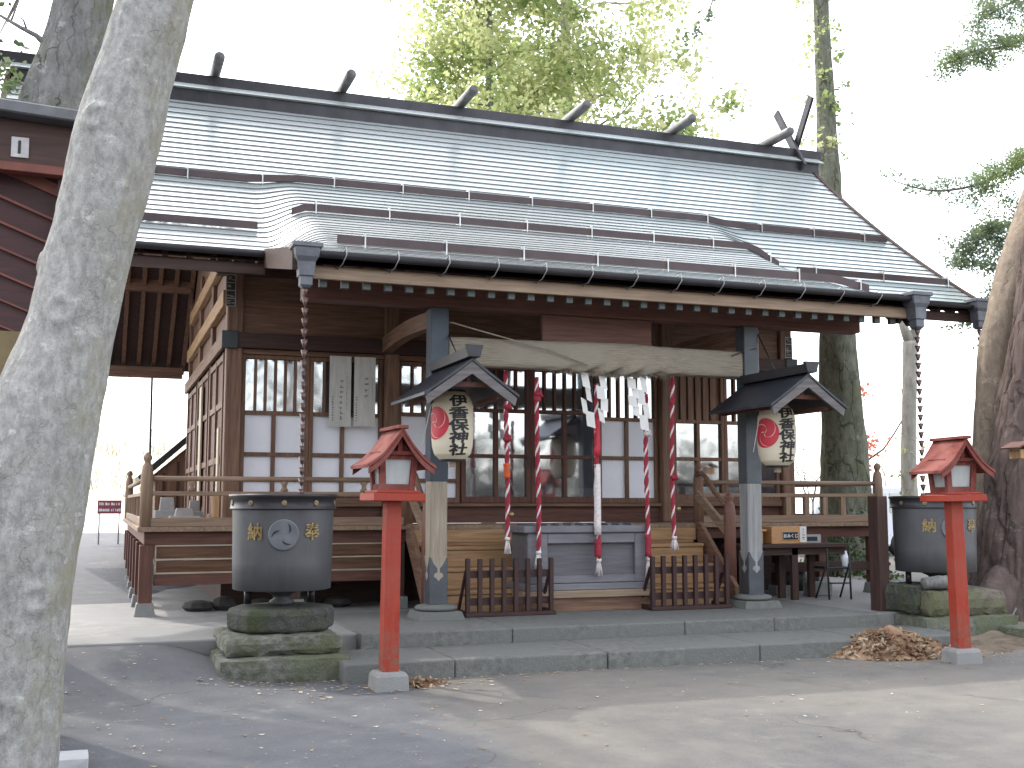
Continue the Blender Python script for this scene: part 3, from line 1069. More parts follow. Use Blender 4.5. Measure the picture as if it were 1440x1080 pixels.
for x in (.51, 10.46):
    newel(x, 13.46, 1.28, 2.12, RZ)
    newel(x, 21.2, 1.28, 2.12, RZ)
newel(3.54, 13.46, 1.28, 2.10, wood('brown', 'z'))
newel(7.56, 13.46, 1.28, 2.10, wood('brown', 'z'))
for x in (1.27, 2.3, 8.48, 8.95, 9.25, 9.55, 9.85):
    q = MB()
    q.box(x - .04, x + .04, 13.43, 13.49, 1.381, 1.629 if x > 8.6 or x < 3 else 1.79)
    q.build('rail_strut', wood('tan' if x < 3 else 'rail', 'z'), rail, bevel=.004)
for x in (2.05, 1.0, 3.0):
    q = MB()
    q.lathe([(.035, 1.682), (.05, 1.69), (.028, 1.725), (.028, 1.75), (.048, 1.79), (.035, 1.8)], (x, 13.46, 0), 12)
    q.build('rail_baluster', RZ, rail)
for i in range(6):
    yy = 14.6 + 1.2 * i
    q = MB()
    q.box(.48, .54, yy - .04, yy + .04, 1.381, 1.629)
    q.build('rail_strut', RZ, rail)
# stairs with solid treads
sr = MB()
for k in range(4):
    zt = 1.275 - .245 * k - .245
    y1 = 13.37 - .25 * k
    sr.box(3.62, 7.42, y1 - .28, y1, zt - .045, zt)
    sr.box(3.62, 7.42, y1 - .012, y1 + .012, zt + .001, zt + .195)
stairs = sr.build('stairs', wood('tan', 'x'), SH, bevel=.006)
q = MB()
q.box(3.6, 7.44, 13.34, 13.375, 1.07, 1.222)
q.build('stair_header', wood('tan', 'x'), stairs)
q = MB()
q.box(3.7, 7.35, 12.62, 12.64, .3, .52)
q.build('stair_kick', wood('brown', 'x'), stairs)
for x, s in ((3.54, -1), (7.5, 1)):
    q = MB()
    q.prism([(12.42, .3), (12.6, .3), (13.4, 1.1), (13.4, 1.3), (13.3, 1.3), (12.42, .52)], (x - .03, 0, 0), (0, 1, 0), (0, 0, 1), (1, 0, 0), .06)
    q.build('stringer', wood('brown', 'y'), stairs, bevel=.004)
    newel(x + .03, 12.62, .3, 1.68, M('newel_red', (.20, .085, .055), (.12, .05, .035), rough=.6, scale=3.5, stretch=(9, 9, .6), bump=.2), .075, stairs)
    q = MB()
    q.tube([(x + .02, 13.42, 1.93), (x + .02, 13.3, 1.94), (x + .02, 13.18, 1.88), (x + .02, 12.95, 1.68), (x + .02, 12.6, 1.47)], .035, 12)
    q.build('stair_handrail', wood('brown', 'y'), stairs)
    q = MB()
    q.bar((x + .02, 13.42, 1.66), (x + .02, 12.6, 1.15), .05, .12)
    q.build('stair_guard', wood('rail', 'y'), stairs)

# hall posts and beams
for x in (1.54, 3.57, 7.63, 9.62):
    q = MB()
    q.box(x - .1, x + .1, 14.4, 14.6, 1.282, 4.75)
    q.build('hall_post', wood('brown', 'z'), SH, bevel=.012)
for yy in (16.6, 18.75, 20.9):
    for x in (1.54, 9.62):
        q = MB()
        q.box(x - .1, x + .1, yy - .1, yy + .1, 1.282, 5.2)
        q.build('hall_post', wood('brown', 'z'), SH, bevel=.012)
q = MB()
q.box(1.38, 9.78, 14.37, 14.42, 3.49, 3.68)
q.build('lintel_beam', wood('dark', 'x'), SH, bevel=.006)
pieces('side_lintel', wood('brown', 'y'), SH, [(1.385, 1.435, 14.43, 21, 3.49, 3.68), (9.725, 9.775, 14.43, 21, 3.49, 3.68)], .006)
for x in (1.375, 9.585):
    q = MB()
    q.box(x, x + .2, 14.355, 14.40, 3.475, 3.695)
    q.build('corner_fitting', M('verdigris_dark', (.045, .055, .058), (.03, .036, .038), rough=.5, metal=.4, bump=.05), SH, bevel=.006)
q = MB()
q.box(1.3, 9.9, 14.41, 14.59, 4.42, 4.66)
q.build('wall_plate', wood('dark', 'x'), SH, bevel=.01)
# upper wall boards and gable walls
q = MB()
for i in range(5):
    z0 = 3.69 + .146 * i
    q.box(1.645, 9.515, 14.47 + .004 * (i % 2), 14.5, z0 + .001, z0 + .144)
q.build('front_wall', wood('brown', 'x'), SH)
for x in (1.5, 9.6):
    q = MB()
    poly = [(14.52, 1.28)] + [(14.52, 4.6)] + [(yy, zm(yy) - .16) for yy in (15.5, 16.6, 17.7)] + [(yy, zm(35.4 - yy) - .16) for yy in (18.8, 19.9, 20.9)] + [(20.9, 1.28)]
    q.prism(poly, (x, 0, 0), (0, 1, 0), (0, 0, 1), (1, 0, 0), .06)
    q.build('gable_wall', wood('brown', 'z'), SH)
q = MB()
q.box(1.6, 9.6, 20.85, 20.9, 1.28, 4.6)
q.build('rear_wall', wood('brown', 'z'), SH)
# left flank: sliding boards, rails, nailing strip, pale paper seams
for i, (y0, y1) in enumerate(((14.62, 16.48), (16.72, 18.63), (18.87, 20.78))):
    q = MB()
    q.box(1.455, 1.495, y0, y1, 1.3, 3.46)
    pn = q.build('side_shutter', wood('red', 'z'), SH)
    q = MB()
    for z in (1.36, 2.1, 2.8, 3.4):
        q.box(1.43, 1.454, y0, y1, z - .04, z + .04)
    for t in (0.02, .5, .96):
        yy = y0 + (y1 - y0) * t
        q.box(1.425, 1.454, yy - .03, yy + .03, 1.31, 3.45)
    q.build('shutter_rail', wood('brown', 'z'), pn)
pieces('pale_strip', M('pale_strip', (.5, .42, .3), (.42, .35, .25), rough=.6, bump=.05), SH, [(1.40, 1.424, 17.5, 17.85, 1.5, 3.3), (1.40, 1.424, 14.75, 14.95, 1.4, 2.5)])
for z in (4.15, 4.75, 5.6):
    q = MB()
    y0 = 14.6 if z < 4.7 else 14.9 + (z - 4.7) * 1.1
    q.box(1.40, 1.495, y0, 35.4 - y0 if z > 4.7 else 20.9, z - .1, z + .1)
    q.build('gable_beam', wood('tan', 'y'), SH, bevel=.008)  # tan tone stands in for sun patches on the gable timber
# dark room behind the glass
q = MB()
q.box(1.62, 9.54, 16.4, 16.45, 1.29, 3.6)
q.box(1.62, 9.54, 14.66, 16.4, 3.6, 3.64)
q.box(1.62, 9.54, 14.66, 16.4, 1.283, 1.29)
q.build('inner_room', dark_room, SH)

FY = 14.5


def grid_panel(name, x0, x1, cols, rows, panemats, y=FY, zlo=1.55, zhi=3.42, frame=.05, barsx=0, barz=None, mat=None, slats=False):
    """a sliding panel: stiles and rails, panes behind them, upright bars over the top light"""
    mat = mat or wood('brown', 'z')
    f = MB()
    cx = [x0] + cols + [x1]
    rz = [zlo] + rows + [zhi]
    f.box(x0, x0 + frame, y - .02, y + .03, zlo, zhi)
    f.box(x1 - frame, x1, y - .02, y + .03, zlo, zhi)
    f.box(x0 + frame, x1 - frame, y - .018, y + .028, zlo, zlo + frame * 1.4)
    f.box(x0 + frame, x1 - frame, y - .018, y + .028, zhi - frame, zhi)
    for r in rows:
        f.box(x0 + frame, x1 - frame, y - .016, y + .026, r - .025, r + .025)
    for i, c in enumerate(cols):
        top = rows[-1] - .025 if (barsx and rows) else zhi - frame
        z = zlo + frame * 1.4
        for r in [r_ for r_ in rows] + ([] if barsx else [zhi - frame + .025]):
            f.box(c - .026, c + .026, y - .0175, y + .0275, z, r - .025)
            z = r + .025
    if barsx:
        for k in range(barsx):
            xx = x0 + frame + (x1 - x0 - 2 * frame) * (k + 1) / (barsx + 1)
            wd = .016 if not slats else .045
            f.box(xx - wd, xx + wd, y - .012, y + .02, rows[-1] + .025, zhi - frame)
    o = f.build(name, mat, SH, bevel=.003)
    nr = len(rz) - 1
    for j in range(nr):
        q = MB()
        q.box(x0 + .02, x1 - .02, y + .031, y + .038, rz[j] + .002, rz[j + 1] - .002)
        q.build('pane', panemats[j], o)
    return o


P3 = [plaster, plaster, plaster, glass]
grid_panel('window', 1.645, 2.50, [2.055], [1.845, 2.16, 2.685], P3, barsx=5, zlo=1.62)
grid_panel('window', 2.505, 3.465, [2.935], [1.845, 2.16, 2.685], P3, barsx=5, zlo=1.62)
pieces('window_sill', wood('brown', 'x'), SH, [(1.645, 3.465, 14.44, 14.56, 1.5, 1.615), (3.675, 7.525, 14.44, 14.56, 1.5, 1.545), (7.735, 9.515, 14.44, 14.56, 1.5, 1.6)], .005)
q = MB()
q.box(1.645, 9.515, 14.52, 14.55, 1.284, 1.498)
q.build('kick_board', wood('red', 'x'), SH)
pieces('door_head', wood('brown', 'x'), SH, [(xa, xb, 14.45, 14.56, 3.425, 3.487) for (xa, xb) in ((1.645, 3.465), (3.675, 7.525), (7.735, 9.515))])
grid_panel('window', 3.68, 4.55, [4.115], [1.845, 2.16, 2.72], P3, barsx=4, y=FY + .05)
D = wood('red', 'z')
grid_panel('door', 4.555, 5.545, [5.05], [2.18, 2.80], [glass, glass, glass], barsx=5, mat=D, frame=.06)
grid_panel('door', 5.55, 6.58, [6.06], [2.18, 2.80], [glass, glass, glass], barsx=5, mat=D, frame=.06)
grid_panel('window', 6.585, 7.52, [7.03], [2.18, 2.73], [plaster, plaster, glass], barsx=5, y=FY + .05)
grid_panel('window', 7.74, 8.58, [8.15], [2.18, 2.72], [glass, glass, wood('brown', 'z')], barsx=5, slats=True, zlo=1.6)
grid_panel('window', 8.585, 9.51, [9.05], [2.18, 2.72], [glass, glass, glass], barsx=5, zlo=1.6)
# small door pulls
pieces('door_pull', black, SH, [(5.485, 5.505, 14.462, 14.478, 2.02, 2.2), (5.60, 5.62, 14.462, 14.478, 2.02, 2.2)])

# small annex roof behind the left veranda
an = thing('annex', 'low annex with dark tiled gable roof behind the left veranda', 'annex', (1.1, 21.9, 0))
q = MB()
q.prism([(.72, 1.93), (2.6, 3.65), (2.6, 3.78), (.66, 2.03)], (0, 21.8, 0), (1, 0, 0), (0, 0, 1), (0, 1, 0), 2.2)
q.build('roof', dark_metal, an)
q = MB()
q.prism([(.98, .3), (2.6, .3), (2.6, 3.5), (.98, 2.08)], (0, 21.95, 0), (1, 0, 0), (0, 0, 1), (0, 1, 0), 1.8)
q.build('wall', wood('brown', 'z'), an)
q = MB()
for x in (1.1, 1.35, 1.6):
    q.box(x, x + .03, 21.92, 21.948, .3, 2.0 + (x - .98) * .85)
q.build('batten', wood('dark', 'z'), an)
# grey stepped shapes stored on the side veranda
for i, (x, yy, s, h, lb) in enumerate(((.85, 15.6, .16, .34, 'tall narrow grey stone piece standing on the left veranda floor'), (1.05, 15.3, .2, .2, 'low grey stone block on the left veranda nearest the corner post'),
                                      (1.22, 15.9, .12, .3, 'grey stone block with raised back on the left veranda by the wall'))):
    q = MB()
    q.add([(x + a_ * s * k, yy + b_ * s * k, z) for z, k in ((1.282, 1), (1.282 + h * .5, .95), (1.282 + h * .5, .6), (1.282 + h, .5)) for a_, b_ in ((-1, -1), (1, -1), (1, 1), (-1, 1))],
          [(i_ * 4 + k, i_ * 4 + (k + 1) % 4, i_ * 4 + 4 + (k + 1) % 4, i_ * 4 + 4 + k) for i_ in range(3) for k in range(4)] + [(12, 13, 14, 15), (0, 1, 2, 3)])
    tag(q.build('stone_block', M('pale_block', (.36, .35, .34), (.28, .27, .26), rough=.8, bump=.2), bevel=.006), lb, 'block')

# stickers on the hall corner posts and paper notices
def sticker(x, z, h, label, cat='sticker', wd=.125, y=14.397):
    q = MB()
    q.box(x - wd / 2, x + wd / 2, y - .0025, y, z, z + h)
    e = .006
    ng = 4
    for k in range(ng + 1):
        zz = z + h * k / ng
        q.box(x - wd / 2 + .0005, x + wd / 2 - .0005, y - .004, y - .0027, zz - e, zz + e, 1)
    for s in (-1, 1):
        q.box(x + s * (wd / 2 - e) - e, x + s * (wd / 2 - e) + e, y - .0041, y - .0028, z + .0005, z + h - .0005, 1)
    for k in range(ng):
        for _ in range(3):
            zz = z + h * (k + random.uniform(.2, .8)) / ng
            xx = x + random.uniform(-.03, .03)
            q.box(xx - .02, xx + .02, y - .0039, y - .0026, zz - .006, zz + .006, 1)
    tag(q.build('votive_sticker', [M('sticker_dark', (.05, .045, .045), bump=0), M('sticker_line', (.42, .4, .38), bump=0)]), label, cat, 'votive stickers on the corner posts')


sticker(1.475, 4.01, .40, 'narrow votive sticker with pale frame high on the left corner post')
sticker(9.66, 3.62, .40, 'narrow votive sticker with pale frame high on the right corner post')


def notice(x0, x1, z0, z1, label, cols):
    q = MB()
    q.box(x0, x1, 14.335, 14.339, z0, z1)
    for (fx, za, zb, wd, mi) in cols:
        z = zb
        cx = x0 + (x1 - x0) * fx
        while z > za:
            for _ in range(3):
                hx, hz = random.uniform(.3, .5) * wd, random.uniform(.05, .16) * wd
                if random.random() < .4:
                    hx, hz = hz, hx
                dx, dz = random.uniform(-.25, .25) * wd, random.uniform(-.25, .25) * wd
                q.box(cx + dx - hx, cx + dx + hx, 14.3335 - random.random() * .0008, 14.3349, z + dz - hz, z + dz + hz, mi)
            z -= wd * 1.5
    tag(q.build('paper_notice', [paper_old, ink, ink_faint]), label, 'notice', 'paper notices hung on the window')


notice(2.73, 3.01, 2.52, 3.43, 'left long paper notice hanging over the window, faded brush writing', ((.17, 2.58, 2.9, .022, 1), (.55, 2.6, 3.1, .045, 2), (.8, 2.75, 3.2, .02, 2)))
notice(3.05, 3.33, 2.53, 3.43, 'right long paper notice over the window, next to the wooden post', ((.12, 2.58, 2.9, .022, 1), (.58, 2.9, 3.15, .05, 2), (.85, 2.7, 3.15, .018, 2)))

# ------------------------------------------------------------------ shimenawa, papers, bell ropes
def shimenawa():
    q = MB()
    nx, nr = 150, 40
    vs = []
    X0, X1 = 3.61, 7.38
    for i in range(nx + 1):
        t = i / nx
        x = X0 + (X1 - X0) * t
        bulge = math.exp(-((x - 5.62) / .62) ** 2)
        hz = .163 + .006 * math.sin(math.pi * t) + .012 * bulge
        hy = .07 + .10 * math.exp(-((x - 5.6) / 1.0) ** 2)
        zc = 3.24
        for k in range(nr):
            a_ = 2 * math.pi * k / nr
            ca, sa = math.cos(a_), math.sin(a_)
            # squarish section
            py = hy * math.copysign(abs(ca) ** .55, ca)
            pz = hz * math.copysign(abs(sa) ** .55, sa)
            tw = bulge * max(0, -sa + .15)
            ridge = .018 * tw * math.cos((x * 8.2 + a_ * 1.35) * 2.6)
            fr = .006 * noise.noise(V((x * 3, a_ * 14, 0)))
            s = 1 + (ridge + fr) / .12
            vs.append((x, 12.05 + py * s, zc + pz * (s if sa < 0 else 1 + fr / .12)))
    fs = [(i * nr + k, i * nr + (k + 1) % nr, (i + 1) * nr + (k + 1) % nr, (i + 1) * nr + k) for i in range(nx) for k in range(nr)]
    fs += [tuple(range(nr)), tuple(range(nx * nr, nx * nr + nr))]
    q.add(vs, fs, 0, True)
    o = q.build('straw_rope', straw)
    tag(o, 'thick plaited straw shimenawa rope stretched between the two porch pillars', 'straw rope')
    q = MB()
    for _ in range(420):        # loose straw ends along the twisted belly
        x = random.gauss(5.62, .42)
        y_ = 12.05 + random.uniform(-.15, .1)
        z = 3.06 - .03 * math.exp(-((x - 5.62) / .6) ** 2) + random.uniform(-.005, .03)
        d = V((random.uniform(-.05, .05), random.uniform(-.02, .02), -random.uniform(.015, .06)))
        s = .0022
        q.add([(x - s, y_, z), (x + s, y_, z), (x + d.x, y_ + d.y, z + d.z)], [(0, 1, 2)])
    tag(q.build('straw_fringe', straw, o, fix=False), kind='stuff')
    q = MB()
    q.tube([(3.6, 11.99, 3.56), (3.66, 11.97, 3.55), (3.9, 11.95, 3.49), (4.35, 11.90, 3.38)], .009, 6)
    q.tube([(4.35, 11.90, 3.38), (4.8, 11.87, 3.28), (5.25, 11.865, 3.13)], .008, 6)
    MB().tube([(7.2, 11.95, 3.33), (7.38, 11.96, 3.40), (7.55, 11.94, 3.44)], .006, 6).build('cord_end', black, o)
    for x in (5.58, 6.2):
        MB().tube([(x, 12.05, 3.4), (x, 12.05, 3.73)], .004, 5).build('hanging_wire', black, o)
    q.build('tie_cord', M('tie_cord', (.35, .30, .22), (.2, .17, .12), rough=.9, bump=.2), o)


shimenawa()


def shide(x, ztop, zbot, label, flip=1, yw=0.0):
    q = MB()
    seg = 4
    h = (ztop - zbot) / seg
    wd = .088
    vs = []
    for k in range(seg):
        ox = flip * (0.0, .045, -.012, .035)[k]
        z1 = ztop - k * h
        z0 = z1 - h * 1.18
        yy = 12.03 - .02 * k + random.uniform(-.01, .01) + yw * k
        sk = random.uniform(-.02, .02)
        tw = .05 * random.uniform(-1, 1)
        q.add([(x + ox - wd / 2, yy, z1), (x + ox + wd / 2, yy + tw, z1 - .03), (x + ox + wd / 2 + sk, yy - .03 + tw, z0 - .03), (x + ox - wd / 2 + sk, yy - .03, z0)], [(0, 1, 2, 3)])
    o = q.build('paper_streamer', paper_white, fix=False)
    tag(o, label, 'paper streamer', 'white zigzag papers hanging from the straw rope')


shide(5.27, 3.08, 2.46, 'leftmost white zigzag paper under the straw rope', 1)
shide(5.50, 3.05, 2.52, 'white zigzag paper just above the white-clothed bell rope', -1)
shide(5.87, 3.03, 2.60, 'shorter white zigzag paper third from the left under the straw rope', 1)
shide(6.03, 3.05, 2.44, 'rightmost white zigzag paper under the straw rope with broad tail', -1)


def bell_rope(x, ztop, zend, ztas, label, extra=()):
    """two-strand twisted red and white rope ending in a pale tassel"""
    root = thing('bell_rope', label, 'bell rope', (x, 12.18, ztas), 'red and white bell ropes')
    q = MB()
    n = int((ztop - zend) / .02)
    for s in range(3):
        pts = []
        for i in range(n + 1):
            z = ztop + (zend - ztop) * i / n
            a_ = z * 26 + (0, 2.5, 4.4)[s]
            sway = .012 * math.sin(z * 2.3 + x)
            pts.append((x + sway + .0135 * math.cos(a_), 12.18 + .0135 * math.sin(a_), z))
        q.tube(pts,   .0175 if s < 2 else [.013 + .004 * noise.noise(V((x * 7, 0, p_[2] * 6))) for p_ in pts], 8, 0 if s < 2 else 1)
    q.build('cord', [rope_red, rope_white], root)
    q = MB()
    sway = .012 * math.sin(zend * 2.3 + x)
    q.lathe([(.024, zend + .01), (.034, zend - .01), (.026, zend - .035)], (x + sway, 12.18, 0), 12)
    for i in range(34):
        a_, rr = random.uniform(0, 6.28), random.uniform(.1, 1)
        p1 = (x + sway + .018 * rr * math.cos(a_), 12.18 + .018 * rr * math.sin(a_), zend - .03)
        p2 = (x + sway + .05 * rr * math.cos(a_), 12.18 + .05 * rr * math.sin(a_), ztas + random.uniform(0, .03))
        q.tube([p1, p2], .006, 4)
    q.build('tassel', rope_white, root)
    for (kind, z, h, mat) in extra:
        q = MB()
        if kind == 'wrap':
            q.tube([(x + random.uniform(-.004, .004), 12.18, z + h * k / 6) for k in range(7)], [.04 + random.uniform(-.004, .004) for _ in range(7)], 12, wob=.2, wf=18)
            q.build('cloth_wrap', mat, root)
        elif kind == 'knot':
            for k in range(5):
                a_ = k * 1.3
                q.tube([(x, 12.18, z), (x + .03 * math.cos(a_), 12.16 + .03 * math.sin(a_), z + .03), (x + .055 * math.cos(a_), 12.15, z - .01 + .02 * k)], [.03, .026, .012], 8)
            q.build('knot', mat, root)
        elif kind == 'bell':
            q.lathe([(.001, .03), (.02, .025), (.03, 0), (.02, -.025), (.001, -.03)], (x + .045, 12.14, z), 12, caps=False)
            q.build('round_bell', mat, root)


bell_rope(4.37, 3.07, 1.16, .97, 'leftmost bell rope with orange wrap and small round bell', (('knot', 2.62, 0, rope_red), ('wrap', 1.83, .17, rope_orange), ('bell', 1.42, 0, gold), ('knot', 2.25, 0, rope_red)))
bell_rope(4.75, 3.0, 1.0, .80, 'second bell rope from the left with dark red knot near its top', (('knot', 2.78, 0, rope_red), ('wrap', 2.72, .12, rope_red)))
bell_rope(5.50, 2.95, .90, .70, 'middle bell rope with red cloth band and white cloth lower half', (('wrap', 2.10, .45, crest_red), ('wrap', 1.18, .82, rope_white), ('wrap', .92, .2, rope_red)))
bell_rope(6.15, 2.85, .90, .66, 'fourth bell rope hanging by the right edge of the offering box', (('knot', 2.35, 0, rope_white), ('wrap', .92, .26, rope_red)))
bell_rope(6.5, 3.09, 1.15, .98, 'rightmost bell rope with a bow halfway and a brass bell below', (('knot', 1.83, 0, rope_red), ('bell', 1.48, 0, gold)))

# ------------------------------------------------------------------ offering box and picket fences
ob = thing('offering_box', 'weathered grey wooden offering box with recessed front panel', 'offering box', (5.41, 12.6, .3))
q = MB()
q.box(4.68, 6.14, 12.32, 12.86, .5, 1.24)
q.build('body', wood('grey', 'x'), ob)
fw = M('box_frame_grey', (.175, .17, .183), (.125, .121, .133), rough=.65, scale=3, stretch=(.8, 6, 6), bump=.12)
q = MB()
q.box(4.66, 4.90, 12.255, 12.318, .62, 1.2)
q.box(6.02, 6.16, 12.255, 12.318, .62, 1.2)
q.box(4.901, 6.019, 12.257, 12.318, 1.08, 1.199)
q.box(4.901, 6.019, 12.257, 12.318, .622, .71)
q.build('front_frame', fw, ob, bevel=.008)
q = MB()
q.box(4.6, 6.22, 12.22, 12.92, 1.201, 1.285)
q.build('top_moulding', fw, ob, bevel=.012)
q = MB()
for k in range(9):
    q.box(4.75 + .155 * k, 4.80 + .155 * k, 12.3, 12.87, 1.286, 1.31)
q.build('coin_grille', wood('grey', 'y'), ob)
q = MB()
q.box(4.62, 6.2, 12.23, 12.9, .54, .618)
q.build('base_moulding', fw, ob, bevel=.01)
q = MB()
q.box(4.58, 6.24, 12.22, 12.9, .455, .539)
q.build('plinth_board', wood('fascia', 'x'), ob, bevel=.006)
q = MB()
q.box(4.6, 6.22, 12.27, 12.88, .302, .454)
q.build('plinth', wood('brown', 'x'), ob)


def fence(x0, x1, yy, label):
    f = thing('picket_fence', label, 'fence', ((x0 + x1) / 2, yy, .3), 'low picket fences beside the offering box')
    W = wood('fence', 'z')
    n = 8
    for k in range(n):
        x = x0 + .025 + (x1 - x0 - .05) * k / (n - 1)
        q = MB()
        q.box(x - .024, x + .024, yy - .025, yy + .025, .345, .93 + random.uniform(-.006, .006))
        q.build('picket', W, f, bevel=.004)
    for z in (.46, .76):
        q = MB()
        q.box(x0 + .01, x1 - .01, yy + .026, yy + .055, z - .04, z + .04)
        q.build('fence_rail', wood('fence', 'x'), f)
    q = MB()
    q.box(x0 - .01, x1 + .02, yy - .05, yy + .05, .302, .345)
    q.build('ground_rail', wood('fence', 'x'), f, bevel=.005)
    for x in (x0 + .02, x1 - .02):
        q = MB()
        q.box(x - .02, x + .02, yy + .06, yy + .35, .302, .36)
        q.bar((x, yy + .33, .33), (x, yy + .04, .80), .03, .03)
        q.build('fence_foot', W, f)


fence(3.83, 4.87, 12.02, 'low dark picket fence left of the offering box')
fence(6.10, 7.14, 12.02, 'low dark picket fence right of the offering box')

# ------------------------------------------------------------------ hanging lanterns under small hoods
def hood(xc, label):
    h = thing('lantern_hood', label, 'lantern roof', (xc, 11.9, 2.6), 'little gabled roofs on the porch pillars')
    y0, y1 = 10.62, 11.94
    zc, ze, hw = 2.955, 2.60, .475
    q = MB()
    for s in (-1, 1):
        pr = []
        for k in range(7):
            t = k / 6
            pr.append((s * hw * t * 1.04, zc - (zc - ze) * (1.06 * t - .06 * t * t)))
        vs = []
        for (a_, z) in pr:
            vs += [(xc + a_, y0 - .03, z + .03), (xc + a_, y1, z + .03), (xc + a_, y0 - .03, z), (xc + a_, y1, z)]
        fs = []
        for k in range(6):
            o = 4 * k
            fs += [(o, o + 4, o + 5, o + 1), (o + 2, o + 3, o + 7, o + 6), (o, o + 2, o + 6, o + 4), (o + 1, o + 5, o + 7, o + 3)]
        fs.append((24, 25, 27, 26))
        q.add(vs, fs)
    q.build('hood_roof', M('hood_metal', (.055, .06, .075), (.035, .038, .048), rough=.4, metal=.4, bump=.05), h)
    q = MB()
    for s in (-1, 1):
        poly = [(0, zc - .005), (s * hw * .5, zc - .005 - (zc - ze) * .515), (s * hw * 1.0, ze - .005), (s * hw * .95, ze - .085), (s * hw * .84, ze - .045), (s * hw * .45, zc - .11 - (zc - ze) * .46), (0, zc - .13)]
        q.prism(poly, (xc, y0 - .02, 0), (1, 0, 0), (0, 0, 1), (0, 1, 0), .035)
    q.build('hood_bargeboard', wood('hood', 'x'), h)
    q = MB()
    q.box(xc - .065, xc + .065, y0 - .09, y1 - .02, zc + .03, zc + .13)
    q.prism([(-.06, zc + .035), (.06, zc + .035), (.09, zc + .15), (-.09, zc + .15)], (xc, y0 - .1, 0), (1, 0, 0), (0, 0, 1), (0, 1, 0), .05)
    q.build('hood_ridge', dark_metal, h)
    q = MB()
    q.box(xc - .3, xc + .3, y0 + .1, y0 + .14, zc - .25, zc - .2)
    q.box(xc - .02, xc + .02, y0 + .1, y0 + .14, zc - .2, zc - .05)
    q.box(xc - .04, xc + .04, y0 + .02, y1 + .1, zc - .12, zc - .05)
    q.box(xc - .34, xc - .3, y0 + .1, y1, ze - .01, ze + .03)
    q.box(xc + .3, xc + .34, y0 + .1, y1, ze - .01, ze + .03)
    q.build('hood_frame', wood('red', 'y'), h)
    return h


h1 = hood(3.44, 'small grey gabled hood on the left porch pillar')
q = MB()
q.tube([(3.60, 11.95, 3.40), (3.50, 11.3, 3.10)], .009, 6)
q.build('stay_rod', black, h1)
h2 = hood(7.36, 'small grey gabled hood on the right porch pillar')
q = MB()
q.tube([(7.58, 11.95, 3.62), (7.62, 11.55, 3.0)], .009, 6)
q.build('stay_rod', black, h2)


LP = [(.05, .355), (.13, .352), (.145, .335), (.185, .30), (.212, .22), (.222, .1), (.222, -.1), (.212, -.22), (.188, -.30), (.15, -.335), (.135, -.35), (.05, -.352)]


def lr(z):
    for i in range(len(LP) - 1):
        (r0, z0), (r1, z1) = LP[i], LP[i + 1]
        if z0 >= z >= z1 and z0 != z1:
            return r0 + (r1 - r0) * (z0 - z) / (z0 - z1)
    return .05


